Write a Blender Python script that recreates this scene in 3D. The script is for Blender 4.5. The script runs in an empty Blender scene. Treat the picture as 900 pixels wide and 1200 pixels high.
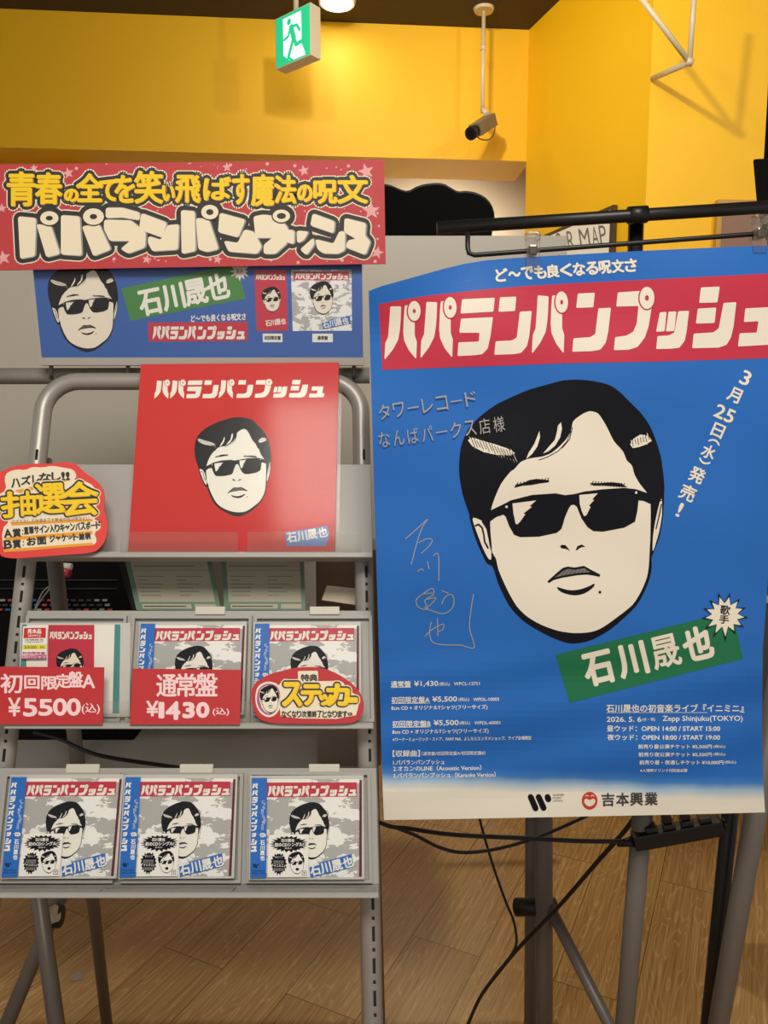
import bpy, bmesh, math, random
from mathutils import Vector, Matrix
from mathutils.geometry import tessellate_polygon
random.seed(7)
C = bpy.context.scene
COL = C.collection

# ------------------------------------------------------------------ camera, world, lights, exposure
PITCH = math.radians(7.0); FPX = 900.0; CAMZ = 1.45
cd = bpy.data.cameras.new('camera'); cam = bpy.data.objects.new('camera', cd); COL.objects.link(cam)
cam.location = (0, 0, CAMZ); cam.rotation_euler = (math.pi/2 - PITCH, 0, 0)
cd.sensor_fit = 'VERTICAL'; cd.sensor_height = 36.0; cd.lens = 36.0*FPX/1200.0; cd.clip_start = 0.02
C.camera = cam

w = bpy.data.worlds.new('world'); w.use_nodes = True; C.world = w
bg = w.node_tree.nodes['Background']; bg.inputs[0].default_value = (1.0, 0.95, 0.89, 1); bg.inputs[1].default_value = 0.45

def area(name, loc, target, size, power, color=(1, .945, .86), spread=180):
    l = bpy.data.lights.new(name, 'AREA'); l.shape = 'RECTANGLE'; l.size = size[0]; l.size_y = size[1]; l.energy = power; l.color = color
    l.spread = math.radians(spread)
    o = bpy.data.objects.new(name, l); COL.objects.link(o); o.location = loc
    o.rotation_euler = (Vector(target)-Vector(loc)).to_track_quat('-Z', 'Y').to_euler()
    return o
def spot(name, loc, target, power, angle, blend, color=(1, .92, .79), rad=.04):
    l = bpy.data.lights.new(name, 'SPOT'); l.energy = power; l.spot_size = math.radians(angle); l.spot_blend = blend; l.color = color
    l.shadow_soft_size = rad
    o = bpy.data.objects.new(name, l); COL.objects.link(o); o.location = loc
    o.rotation_euler = (Vector(target)-Vector(loc)).to_track_quat('-Z', 'Y').to_euler()
    return o
area('ceiling_panel_light', (0.15, -0.6, 3.05), (0.1, 0.95, 1.1), (1.3, .7), 60)
spot('wall_spotlight', (2.1, 0.7, 3.05), (1.25, 3.0, 2.7), 60, 80, .8)
spot('corner_spotlight', (-0.35, 1.3, 3.1), (0.85, 3.3, 2.6), 95, 70, 1.0)
spot('sign_spotlight', (-0.04, 1.95, 3.0), (0.2, 3.7, 2.75), 30, 120, 1.0)
spot('recess_spotlight', (0.35, 4.0, 2.60), (0.3, 4.5, 2.2), 34, 150, 1.0)
spot('floor_spotlight', (0.4, 2.5, 3.1), (0.1, 2.2, 0.0), 95, 70, 1.0)
vs = C.view_settings
C.display_settings.display_device = 'sRGB'
vs.view_transform = 'Standard'; vs.look = 'None'; vs.gamma = 1; vs.use_curve_mapping = False; vs.exposure = 0.0

# ------------------------------------------------------------------ view helpers: a photo pixel is a sight line into the room
CP, SP = math.cos(PITCH), math.sin(PITCH)
CAMP = Vector((0, 0, CAMZ))
def ray(px, py):
    u = (px-450.0)/FPX; v = (py-600.0)/FPX
    return Vector((u, CP - v*SP, -v*CP - SP))
def at(px, py, Z): return CAMP + ray(px, py)*Z
def at_z(px, py, z):
    r = ray(px, py); return CAMP + r*((z-CAMZ)/r.z)
class Plane:
    """A flat surface in the room: origin, unit axes ex (right), es (up along it), n (towards the viewer)."""
    def __init__(s, P0, ex, es):
        s.P0 = Vector(P0); s.ex = Vector(ex).normalized(); s.es = Vector(es).normalized(); s.n = s.ex.cross(s.es).normalized()
    def hit(s, px, py, off=0.0):
        r = ray(px, py); t = ((s.P0 + s.n*off - CAMP).dot(s.n))/r.dot(s.n); return CAMP + r*t
    def xs(s, px, py, off=0.0):
        d = s.hit(px, py, off)-s.P0; k = s.ex.dot(s.es); q = (d.dot(s.es)-d.dot(s.ex)*k)/(1-k*k); return d.dot(s.ex)-q*k, q
    def pt(s, x, q, o=0.0): return s.P0 + s.ex*x + s.es*q + s.n*o
    def mapper(s, off=0.0):
        return lambda x, y, o: s.hit(x, y, off) + s.n*o

# ------------------------------------------------------------------ materials
def lin(c):
    c = c/255.0
    return c/12.92 if c <= .04045 else ((c+.055)/1.055)**2.4
def rgb(h): return tuple(lin(x) for x in h)+(1.0,)
MATS = {}
def mat(name, col, rough=.5, metal=0.0, spec=.5, emit=None, bump=None):
    if name in MATS: return MATS[name]
    m = bpy.data.materials.new(name); m.use_nodes = True; nt = m.node_tree; b = nt.nodes['Principled BSDF']
    b.inputs['Base Color'].default_value = rgb(col); b.inputs['Roughness'].default_value = rough; b.inputs['Metallic'].default_value = metal
    b.inputs['Specular IOR Level'].default_value = spec
    if emit: b.inputs['Emission Color'].default_value = rgb(col); b.inputs['Emission Strength'].default_value = emit
    nz = nt.nodes.new('ShaderNodeTexNoise'); nz.inputs['Scale'].default_value = bump[0] if bump else 60.0; nz.inputs['Detail'].default_value = 3
    tc = nt.nodes.new('ShaderNodeTexCoord'); nt.links.new(tc.outputs['Object'], nz.inputs['Vector'])
    bp = nt.nodes.new('ShaderNodeBump'); bp.inputs['Strength'].default_value = bump[1] if bump else .02; bp.inputs['Distance'].default_value = .01
    nt.links.new(nz.outputs['Fac'], bp.inputs['Height']); nt.links.new(bp.outputs['Normal'], b.inputs['Normal'])
    MATS[name] = m; return m
def clear_mat(name, tint=(254, 254, 253), gloss=.55, rough=.08, haze=0.0):
    m = bpy.data.materials.new(name); m.use_nodes = True; nt = m.node_tree; nt.nodes.clear()
    o = nt.nodes.new('ShaderNodeOutputMaterial'); t = nt.nodes.new('ShaderNodeBsdfTransparent'); t.inputs[0].default_value = rgb(tint)
    g = nt.nodes.new('ShaderNodeBsdfGlossy'); g.inputs['Roughness'].default_value = rough
    f = nt.nodes.new('ShaderNodeFresnel'); f.inputs[0].default_value = 1.48
    mu = nt.nodes.new('ShaderNodeMath'); mu.operation = 'MULTIPLY'; mu.inputs[1].default_value = gloss; nt.links.new(f.outputs[0], mu.inputs[0])
    mx = nt.nodes.new('ShaderNodeMixShader'); nt.links.new(mu.outputs[0], mx.inputs[0]); nt.links.new(t.outputs[0], mx.inputs[1]); nt.links.new(g.outputs[0], mx.inputs[2])
    last = mx
    if haze:
        d = nt.nodes.new('ShaderNodeBsdfDiffuse'); d.inputs[0].default_value = rgb((215, 208, 198)); m2 = nt.nodes.new('ShaderNodeMixShader'); m2.inputs[0].default_value = haze
        nt.links.new(mx.outputs[0], m2.inputs[1]); nt.links.new(d.outputs[0], m2.inputs[2]); last = m2
    nt.links.new(last.outputs[0], o.inputs[0]); MATS[name] = m; return m
PG = .36   # print gloss
M_BLUE = mat('poster blue', (30, 105, 190), PG); M_CREAM = mat('print cream', (238, 228, 208), PG); M_INK = mat('print ink', (14, 14, 22), PG, 0, .22)
M_RED = mat('print magenta red', (196, 44, 68), PG); M_WHITE = mat('print white', (240, 236, 226), PG)
M_GREEN = mat('print green', (20, 112, 70), PG); M_GREYINK = mat('grey ink', (70, 68, 66), PG); M_SILVER = mat('silver marker', (178, 172, 166), .3, .3)
M_EMBLEM = mat('emblem red', (205, 62, 42), PG); M_LIP = mat('lip grey', (120, 112, 108), PG)
M_BOARD = mat('canvas red', (206, 38, 36), .7, bump=(1500, .03)); M_CARD = mat('card red', (192, 40, 44), .6); M_CARDPINK = mat('marker pink white', (250, 214, 214), .6)
M_BANNER = mat('banner red', (190, 60, 62), .6); M_PINK = mat('marker pink', (232, 165, 165), .6); M_PASTE = mat('paper cream', (240, 226, 196), .6)
M_YELLOW = mat('marker yellow', (246, 206, 20), .6); M_ORANGE = mat('marker orange', (236, 158, 40), .6); M_CHAR = mat('marker black', (46, 44, 42), .6); M_SHADE = mat('marker grey', (150, 148, 146), .6)
M_MAG = mat('print magenta', (190, 60, 120), .5); M_LABELY = mat('label yellow', (226, 214, 60), .5); M_TEAL = mat('tray teal', (70, 140, 135), .4)
M_HBLUE = mat('header blue', (45, 92, 170), .5); M_HGREEN = mat('header green', (62, 130, 60), .5)
M_TAGRED = mat('tag red', (226, 66, 60), .6)
M_OBI = mat('obi blue', (30, 105, 190), .4)
M_STEEL = mat('painted grey steel', (168, 162, 153), .42, .0, bump=(25, .05)); M_TUBE = mat('grey tube', (160, 154, 146), .38, .25)
M_DTUBE = mat('dark grey tube', (112, 103, 94), .42, .2); M_PLATE = mat('pale grey plate', (168, 165, 158), .45)
M_TAB = mat('ivory plastic tab', (206, 200, 184), .4); M_SLOT = mat('slot black', (14, 13, 12), .8)
M_BLACK = mat('black metal', (22, 20, 19), .42); M_BLACKM = mat('matt black', (11, 10, 10), .9, 0, .15); M_RUBBER = mat('cable black', (14, 13, 14), .5)
M_PANEL = mat('pale partition panel', (196, 188, 172), .35, bump=(6, .03))
M_MAROON = mat('tray maroon', (90, 20, 36), .35); M_TRAY = mat('tray grey', (205, 202, 196), .4)
M_CLEAR = clear_mat('clear plastic', gloss=.3); M_ACRYL = clear_mat('clear acrylic', (250, 250, 249), .6, .05, .05); M_SLEEVE = clear_mat('clear sleeve', (254, 254, 253), .2, .12, .008)
M_HOLD = clear_mat('hazy sleeve', (255, 255, 255), .3, .1, .012)
M_TRAYPL = clear_mat('tray plastic', (215, 215, 220), .9, .12, .3)

def ramp(nt, fac, stops, interp='LINEAR'):
    r = nt.nodes.new('ShaderNodeValToRGB'); r.color_ramp.interpolation = interp
    els = r.color_ramp.elements
    while len(els) < len(stops): els.new(.5)
    for e, (p, c) in zip(els, stops): e.position = p; e.color = rgb(c)
    nt.links.new(fac, r.inputs[0]); return r
def mapping(nt, kind='UV', loc=(0, 0, 0), scale=(1, 1, 1), rot=(0, 0, 0)):
    tc = nt.nodes.new('ShaderNodeTexCoord'); mp = nt.nodes.new('ShaderNodeMapping')
    mp.inputs['Location'].default_value = loc; mp.inputs['Scale'].default_value = scale; mp.inputs['Rotation'].default_value = rot
    nt.links.new(tc.outputs[kind], mp.inputs[0]); return mp
def noise(nt, vec, scale, detail=4, rough=.55):
    n = nt.nodes.new('ShaderNodeTexNoise'); n.inputs['Scale'].default_value = scale; n.inputs['Detail'].default_value = detail; n.inputs['Roughness'].default_value = rough
    nt.links.new(vec, n.inputs['Vector']); return n
def mixc(nt, fac, a, b, mode='MIX'):
    m = nt.nodes.new('ShaderNodeMix'); m.data_type = 'RGBA'; m.blend_type = mode
    if isinstance(fac, float): m.inputs[0].default_value = fac
    else: nt.links.new(fac, m.inputs[0])
    for i, x in ((6, a), (7, b)):
        if isinstance(x, tuple): m.inputs[i].default_value = x
        else: nt.links.new(x, m.inputs[i])
    return m.outputs[2]
def cloud_mat(name, k, offs=(0, 0, 0)):
    """newsprint sky of a record cover: grey dot screen with torn white clouds"""
    m = bpy.data.materials.new(name); m.use_nodes = True; nt = m.node_tree; b = nt.nodes['Principled BSDF']
    mp = mapping(nt, 'UV', offs, (1, 1.7, 1))
    n = noise(nt, mp.outputs[0], 2.9*k, 6, .62)
    cl = ramp(nt, n.outputs['Fac'], [(0.0, (0, 0, 0)), (.495, (255, 255, 255))], 'CONSTANT')
    mv = mapping(nt, 'UV', (0, 0, 0), (1, 1, 1), (0, 0, .6))
    wv = nt.nodes.new('ShaderNodeTexWave'); wv.inputs['Scale'].default_value = 14*k; nt.links.new(mv.outputs[0], wv.inputs[0])
    gr = ramp(nt, wv.outputs['Fac'], [(0, (158, 157, 156)), (1, (192, 190, 187))])
    c = mixc(nt, cl.outputs[0], gr.outputs[0], rgb((242, 240, 236)))
    nt.links.new(c, b.inputs['Base Color']); b.inputs['Roughness'].default_value = .4; MATS[name] = m; return m
M_CLOUD = cloud_mat('newsprint clouds', 1.0, (.37, .2, 0)); M_CLOUDS = cloud_mat('newsprint clouds fine', 1.8, (.1, .4, 0))

# printed sheet of the poster: flat blue that fades to bare white paper at the foot (an airbrushed print)
def poster_mat():
    m = bpy.data.materials.new('poster print'); m.use_nodes = True; nt = m.node_tree; b = nt.nodes['Principled BSDF']
    mp = mapping(nt); sx = nt.nodes.new('ShaderNodeSeparateXYZ'); nt.links.new(mp.outputs[0], sx.inputs[0])
    n = noise(nt, mp.outputs[0], .9, 3)
    ma = nt.nodes.new('ShaderNodeMath'); ma.operation = 'MULTIPLY_ADD'; ma.inputs[1].default_value = .14; nt.links.new(n.outputs[0], ma.inputs[0]); nt.links.new(sx.outputs[1], ma.inputs[2])
    xa = nt.nodes.new('ShaderNodeMath'); xa.operation = 'MULTIPLY_ADD'; xa.inputs[1].default_value = -.035; nt.links.new(sx.outputs[0], xa.inputs[0]); nt.links.new(ma.outputs[0], xa.inputs[2])
    mr = nt.nodes.new('ShaderNodeMapRange'); mr.inputs[1].default_value = 8.86; mr.inputs[2].default_value = 9.14; nt.links.new(xa.outputs[0], mr.inputs[0])
    r = ramp(nt, mr.outputs[0], [(0, (30, 105, 190)), (.35, (62, 128, 198)), (.65, (170, 196, 218)), (1, (240, 233, 216))])
    nt.links.new(r.outputs[0], b.inputs['Base Color']); b.inputs['Roughness'].default_value = .33; MATS['poster print'] = m; return m
M_POSTER = poster_mat()

# ------------------------------------------------------------------ object helpers
def obj(name, me, parent=None):
    o = bpy.data.objects.new(name, me); COL.objects.link(o)
    if parent is not None: o.parent = parent
    return o
def tag(o, label=None, cat=None, group=None, kind=None):
    if label: o['label'] = label
    if cat: o['category'] = cat
    if group: o['group'] = group
    if kind: o['kind'] = kind
    return o
def thing(name, loc, label, cat, group=None):
    o = bpy.data.objects.new(name, None); o.empty_display_size = .05; COL.objects.link(o); o.location = loc
    return tag(o, label, cat, group)
def root_of(o):
    while o is not None and o.parent is not None: o = o.parent
    return o
def finish(bm, name, mats, parent=None, smooth=False):
    """link a bmesh that was built in world coordinates as one mesh object; parents are only ever translated"""
    r = root_of(parent)
    if r is not None: bmesh.ops.translate(bm, verts=bm.verts, vec=-Vector(r.location))
    me = bpy.data.meshes.new(name); bm.to_mesh(me); bm.free()
    for m in mats if isinstance(mats, (list, tuple)) else [mats]: me.materials.append(m)
    if smooth:
        for p in me.polygons: p.use_smooth = True
    return obj(name, me, parent)
def copy_tree(o, parent=None):
    c = o.copy(); COL.objects.link(c)
    if parent is not None: c.parent = parent
    for ch in [x for x in C.objects if x.parent == o]: copy_tree(ch, c)
    return c
def label_for(name, parent): return parent

def add_box(bm, P, X, Y, Z, mi=0):
    """box from corner P with edge vectors X, Y, Z"""
    vs = [bm.verts.new(P + X*a + Y*b + Z*c) for c in (0, 1) for b in (0, 1) for a in (0, 1)]
    for f in ((0, 1, 3, 2), (4, 6, 7, 5), (0, 4, 5, 1), (2, 3, 7, 6), (0, 2, 6, 4), (1, 5, 7, 3)):
        fc = bm.faces.new([vs[i] for i in f]); fc.material_index = mi
    return vs
def bevel(bm, w, seg=2):
    bmesh.ops.recalc_face_normals(bm, faces=bm.faces)
    bmesh.ops.bevel(bm, geom=list(bm.edges), offset=w, segments=seg, profile=.6, affect='EDGES', clamp_overlap=True)
def slab(name, plane, x0, x1, s0, s1, o0, o1, m, parent=None, bev=0.0):
    bm = bmesh.new(); add_box(bm, plane.pt(x0, s0, o0), plane.ex*(x1-x0), plane.es*(s1-s0), plane.n*(o1-o0))
    if bev: bevel(bm, bev)
    else: bmesh.ops.recalc_face_normals(bm, faces=bm.faces)
    return finish(bm, name, m, parent)
def wbox(name, lo, hi, m, parent=None, bev=0.0):
    bm = bmesh.new(); lo = Vector(lo); d = Vector(hi)-lo
    add_box(bm, lo, Vector((d.x, 0, 0)), Vector((0, d.y, 0)), Vector((0, 0, d.z)))
    if bev: bevel(bm, bev)
    else: bmesh.ops.recalc_face_normals(bm, faces=bm.faces)
    return finish(bm, name, m, parent)
def add_prism(bm, front, back, mi=0):
    n = len(front); a = [bm.verts.new(p) for p in front]; b = [bm.verts.new(p) for p in back]
    for L in (a, b):
        for t in tessellate_polygon([[v.co for v in L]]):
            try: bm.faces.new([L[i] for i in t]).material_index = mi
            except ValueError: pass
    for i in range(n):
        j = (i+1) % n; bm.faces.new((a[i], b[i], b[j], a[j])).material_index = mi
def prism(name, poly, plane, off, thick, m, parent=None):
    bm = bmesh.new(); f = [plane.hit(x, y, off) for x, y in poly]; add_prism(bm, f, [p - plane.n*thick for p in f])
    bmesh.ops.recalc_face_normals(bm, faces=bm.faces)
    return finish(bm, name, m, parent)
def smooth_path(pts, k=8):
    P = [Vector(p) for p in pts]; out = []
    for i in range(len(P)-1):
        a, b, c, d = P[max(i-1, 0)], P[i], P[i+1], P[min(i+2, len(P)-1)]
        for j in range(k):
            t = j/k; out.append(.5*((2*b)+(c-a)*t+(2*a-5*b+4*c-d)*t*t+(3*b-a-3*c+d)*t**3))
    out.append(P[-1]); return out
def add_tube(bm, pts, r, n=14, cap=True, mi=0):
    pts = [Vector(p) for p in pts]; rings = []; prev = None
    for i, p in enumerate(pts):
        t = (pts[min(i+1, len(pts)-1)]-pts[max(i-1, 0)]).normalized()
        if prev is None:
            ref = Vector((0, 0, 1)) if abs(t.z) < .9 else Vector((1, 0, 0)); u = t.cross(ref).normalized()
        else: u = (prev - t*prev.dot(t)).normalized()
        prev = u; v = t.cross(u); rr = r[i] if isinstance(r, (list, tuple)) else r
        rings.append([bm.verts.new(p + (u*math.cos(a)+v*math.sin(a))*rr) for a in [2*math.pi*k/n for k in range(n)]])
    for A, B in zip(rings, rings[1:]):
        for k in range(n):
            f = bm.faces.new((A[k], A[(k+1) % n], B[(k+1) % n], B[k])); f.smooth = True; f.material_index = mi
    if cap:
        for L in (rings[0][::-1], rings[-1]): bm.faces.new(L).material_index = mi
def tube(name, pts, r, m, parent=None, n=14):
    bm = bmesh.new(); add_tube(bm, pts, r, n); return finish(bm, name, m, parent)

# ------------------------------------------------------------------ flat artwork: polygons, strokes and lettering printed on a surface
_fonts = {}
def glyphs(body):
    if body in _fonts: return _fonts[body]
    c = bpy.data.curves.new('lettering', 'FONT'); c.body = body; c.resolution_u = 3
    o = bpy.data.objects.new('lettering', c); COL.objects.link(o)
    dg = bpy.context.evaluated_depsgraph_get(); me = bpy.data.meshes.new_from_object(o.evaluated_get(dg))
    V = [(v.co.x, v.co.y) for v in me.vertices]; F = [tuple(p.vertices) for p in me.polygons]
    bpy.data.objects.remove(o); bpy.data.curves.remove(c); bpy.data.meshes.remove(me)
    x0 = min(v[0] for v in V); x1 = max(v[0] for v in V); y0 = min(v[1] for v in V); y1 = max(v[1] for v in V)
    W = max(x1-x0, 1e-4); H = max(y1-y0, 1e-4)
    r = ([((x-x0)/W, (y1-y)/H) for x, y in V], F, W/H); _fonts[body] = r; return r
def ell(cx, cy, rx, ry, n=20): return [(cx+rx*math.cos(2*math.pi*i/n), cy+ry*math.sin(2*math.pi*i/n)) for i in range(n)]
def rounded(poly, r, k=4):
    """corners rounded with radius about r"""
    out = []; n = len(poly)
    for i in range(n):
        p = Vector(poly[i]); a = Vector(poly[i-1])-p; b = Vector(poly[(i+1) % n])-p
        q = min(r, a.length*.45, b.length*.45)
        A = p + a.normalized()*q; B = p + b.normalized()*q
        for j in range(k+1):
            t = j/k; out.append(tuple((1-t)**2*A + 2*t*(1-t)*p + t*t*B))
    return out
def chaikin(poly, it=1):
    for _ in range(it):
        o = []
        for i in range(len(poly)):
            a = Vector(poly[i]); b = Vector(poly[(i+1) % len(poly)]); o += [tuple(a*.75+b*.25), tuple(a*.25+b*.75)]
        poly = o
    return poly
def catmull(poly, k=3):
    o = []; n = len(poly); P = [Vector((x, y)) for x, y in poly]
    for i in range(n):
        a, b, c, d = P[i-1], P[i], P[(i+1) % n], P[(i+2) % n]
        # sharp corners stay sharp
        for j in range(k):
            t = j/k; q = .5*((2*b)+(c-a)*t+(2*a-5*b+4*c-d)*t*t+(3*b-a-3*c+d)*t**3)
            l = b.lerp(c, t); o.append(tuple(l.lerp(q, .8)))
    return o
def rotq(cx, cy, wd, h, deg):
    c, s = math.cos(math.radians(deg)), math.sin(math.radians(deg))
    return [(cx+x*c-y*s, cy+x*s+y*c) for x, y in ((-wd/2, -h/2), (wd/2, -h/2), (wd/2, h/2), (-wd/2, h/2))]
def box4(x0, y0, x1, y1): return [(x0, y0), (x1, y0), (x1, y1), (x0, y1)]
LAY = .00015
class Art:
    def __init__(s): s.items = []; s.eps = 0
    def raw(s, V, F, m, layer):
        s.eps += 1; s.items.append((V, F, m, layer*LAY + (s.eps % 61)*1.5e-6))
    def poly(s, P, m, layer=1):
        T = tessellate_polygon([[Vector((x, y, 0)) for x, y in P]]); s.raw(list(P), [tuple(t) for t in T], m, layer)
    def fat(s, polys, r, m, layer, n=16, shift=(0, 0)):
        """polygons grown outwards by r"""
        for P in polys:
            for k in range(n):
                a = 2*math.pi*k/n; s.poly([(x+r*math.cos(a)+shift[0], y+r*math.sin(a)+shift[1]) for x, y in P], m, layer)
            s.poly([(x+shift[0], y+shift[1]) for x, y in P], m, layer)
    def text(s, body, q, m, layer=2, bold=0.0, n=6, shift=(0, 0)):
        """lettering stretched over the quad q (TL, TR, BR, BL); bold grows the strokes by that many pixels"""
        V, F, _ = glyphs(body)
        a, b, c, d = q
        W = [((a[0]*(1-u)+b[0]*u)*(1-v)+(d[0]*(1-u)+c[0]*u)*v + shift[0], (a[1]*(1-u)+b[1]*u)*(1-v)+(d[1]*(1-u)+c[1]*u)*v + shift[1]) for u, v in V]
        offs = [(0, 0)] if bold <= 0 else [(bold*math.cos(2*math.pi*k/n), bold*math.sin(2*math.pi*k/n)) for k in range(n)]
        if bold > 2.5: offs += [(bold*.5*math.cos(2*math.pi*k/6), bold*.5*math.sin(2*math.pi*k/6)) for k in range(6)]
        for ox, oy in offs: s.raw([(x+ox, y+oy) for x, y in W], F, m, layer)
    def line(s, body, x0, x1, y0, y1, h, m, layer=2, bold=0.0):
        s.text(body, [(x0, y0-h/2), (x1, y1-h/2), (x1, y1+h/2), (x0, y0+h/2)], m, layer, bold, 4)
    def stroke(s, pts, wd, m, layer=2, joint=True):
        for (a, b) in zip(pts, pts[1:]):
            d = Vector(b)-Vector(a)
            if d.length < 1e-6: continue
            nx, ny = -d.y/d.length*wd/2, d.x/d.length*wd/2
            s.poly([(a[0]+nx, a[1]+ny), (b[0]+nx, b[1]+ny), (b[0]-nx, b[1]-ny), (a[0]-nx, a[1]-ny)], m, layer)
        if joint:
            for p in pts: s.poly(ell(p[0], p[1], wd/2, wd/2, 8), m, layer)
    def build(s, name, mp, parent=None, cut=None, back=0.0, smooth=False):
        """print the artwork through mp(x, y, lift); cut = grid step that lets it follow a curved sheet; back = sheet thickness"""
        bm = bmesh.new(); mats = []; 
        for V, F, m, off in s.items:
            if m not in mats: mats.append(m)
            mi = mats.index(m); vv = [bm.verts.new((x, y, off)) for x, y in V]
            for f in F:
                try: bm.faces.new([vv[i] for i in f]).material_index = mi
                except ValueError: pass
        if cut:
            xs = [v.co.x for v in bm.verts]; ys = [v.co.y for v in bm.verts]
            for ax, lo, hi in ((0, min(xs), max(xs)), (1, min(ys), max(ys))):
                k = math.ceil(lo/cut)
                while k*cut < hi:
                    co = [0, 0, 0]; no = [0, 0, 0]; co[ax] = k*cut; no[ax] = 1
                    bmesh.ops.bisect_plane(bm, geom=bm.verts[:]+bm.edges[:]+bm.faces[:], plane_co=co, plane_no=no, dist=1e-5); k += 1
        uv = bm.loops.layers.uv.new('UVMap')
        for f in bm.faces:
            for l in f.loops: l[uv].uv = (l.vert.co.x/100.0, l.vert.co.y/100.0)
        if back:
            ed = [e for e in bm.edges if e.is_boundary]
            dup = {v: bm.verts.new((v.co.x, v.co.y, v.co.z-back)) for v in list(bm.verts)}
            fs = list(bm.faces)
            for f in fs:
                g = bm.faces.new([dup[v] for v in f.verts][::-1]); g.material_index = f.material_index
                for l in g.loops: l[uv].uv = (l.vert.co.x/100.0, l.vert.co.y/100.0)
            for e in ed:
                a, b = e.verts; g = bm.faces.new((a, b, dup[b], dup[a])); g.material_index = e.link_faces[0].material_index
                for l in g.loops: l[uv].uv = (l.vert.co.x/100.0, l.vert.co.y/100.0)
        for v in bm.verts: v.co = mp(v.co.x, v.co.y, v.co.z)
        if back: bmesh.ops.recalc_face_normals(bm, faces=bm.faces)
        s.mats = mats
        return finish(bm, name, mats, parent, smooth)

# the portrait: a man with side-parted black hair and dark sunglasses, drawn in ink
def z3(p): return [(520+x/3.3333, 430+y/3.3333) for x, y in p]
def z4(p): return [(540+x/3.6, 560+y/3.6) for x, y in p]
F_OUT = z3([(100, 575), (75, 500), (62, 430), (60, 380), (68, 310), (95, 245), (140, 195), (200, 150), (260, 120), (330, 90), (400, 70), (470, 52), (540, 50), (600, 58), (650, 72), (690, 100), (730, 140), (770, 180), (805, 230), (830, 290), (848, 350), (858, 420), (862, 470), (860, 515)]) + \
    z4([(858, 90), (852, 170), (838, 250), (812, 318), (805, 335), (805, 380), (795, 430), (770, 490), (740, 540), (690, 590), (630, 640), (560, 680), (510, 695), (460, 698), (400, 680), (320, 640), (260, 600), (205, 540), (160, 450), (135, 375), (110, 360), (85, 310), (60, 250), (40, 180), (36, 160)])
F_FACE = z3([(185, 558), (200, 510), (225, 455), (260, 410), (275, 400), (300, 372), (322, 362), (345, 356), (385, 350), (420, 336), (450, 312), (480, 280), (498, 245), (506, 212), (540, 185), (570, 173), (600, 180), (620, 205), (640, 240), (665, 290), (700, 330), (715, 365), (735, 385), (745, 420), (765, 455), (790, 487)]) + \
    z4([(800, 95), (800, 235), (797, 300), (793, 370), (785, 420), (760, 480), (725, 535), (670, 580), (600, 630), (550, 650), (480, 655), (410, 645), (340, 620), (280, 585), (235, 540), (195, 470), (160, 390), (148, 340), (133, 318), (130, 280), (124, 200)])
F_SLIVERS = [z3([(374, 250), (376, 275), (366, 310), (345, 340), (322, 360), (332, 335), (354, 300), (366, 270)]), z3([(458, 216), (462, 240), (455, 275), (435, 308), (408, 330), (388, 338), (412, 310), (434, 285), (442, 255), (446, 230)])]
F_STRANDS = [z3([(497, 250), (482, 290), (448, 328), (405, 352), (370, 364)]), z3([(503, 235), (492, 282), (462, 318)])]
F_EARL = z4([(52, 168), (90, 182), (105, 210), (115, 240), (120, 280), (128, 310), (128, 343), (116, 340), (95, 300), (75, 250), (55, 195)])
F_EARR = z4([(822, 175), (840, 100), (848, 92), (848, 160), (836, 230), (815, 300), (809, 303), (811, 245)])
F_GLASS = z4([(85, 170), (130, 135), (190, 106), (210, 95), (300, 72), (400, 65), (440, 73), (480, 68), (520, 58), (600, 48), (690, 42), (740, 48), (790, 65), (850, 95), (805, 112), (770, 97), (750, 95), (745, 140), (735, 185), (690, 210), (600, 227), (560, 225), (535, 208), (510, 172), (490, 122), (478, 113), (465, 115), (455, 130), (440, 165), (425, 215), (405, 232), (330, 248), (250, 250), (225, 240), (205, 205), (190, 165), (180, 155), (150, 165), (120, 187), (119, 205), (128, 280), (122, 282), (108, 215), (90, 188)])
F_SHINE = [z4([(218, 108), (318, 95), (290, 120), (300, 122), (265, 150), (272, 154), (250, 185), (240, 195), (232, 195), (222, 150)]), z4([(500, 72), (578, 65), (555, 90), (562, 94), (540, 118), (548, 122), (530, 158), (520, 162), (510, 140), (502, 110)])]
F_BROWS = [z4([(225, 42), (232, 28), (262, 22), (290, 9), (320, 4), (374, 10), (370, 19), (330, 24), (300, 30), (262, 33)]), z4([(543, 22), (590, 22), (640, 18), (680, 24), (704, 40), (660, 37), (600, 32), (560, 33)])]
F_NOSE = [z4([(418, 288), (428, 282), (442, 284), (462, 308), (445, 300), (425, 297)]), z4([(485, 305), (492, 288), (510, 281), (526, 290), (512, 292), (500, 297), (490, 306)])]
F_LIP = z4([(365, 437), (400, 405), (430, 380), (450, 374), (480, 378), (520, 371), (550, 388), (589, 408), (585, 418), (560, 412), (530, 408), (490, 411), (460, 416), (430, 421), (392, 431), (372, 444)])
F_LIPG = z4([(396, 420), (432, 392), (452, 384), (480, 388), (520, 381), (548, 398), (530, 399), (490, 402), (460, 407), (430, 412)])
F_LOW = z4([(403, 458), (425, 466), (460, 475), (500, 472), (540, 458), (567, 443), (562, 460), (530, 485), (490, 497), (450, 492), (415, 478)])
F_HAIRSHINE = [z3([(94, 286), (112, 276), (150, 288), (200, 302), (248, 318), (278, 336), (262, 345), (205, 343), (155, 332), (112, 310)]),
               z3([(728, 303), (742, 280), (768, 264), (800, 270), (813, 288), (790, 303), (762, 313), (738, 317)])]
F_SCRATCH = []
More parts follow.
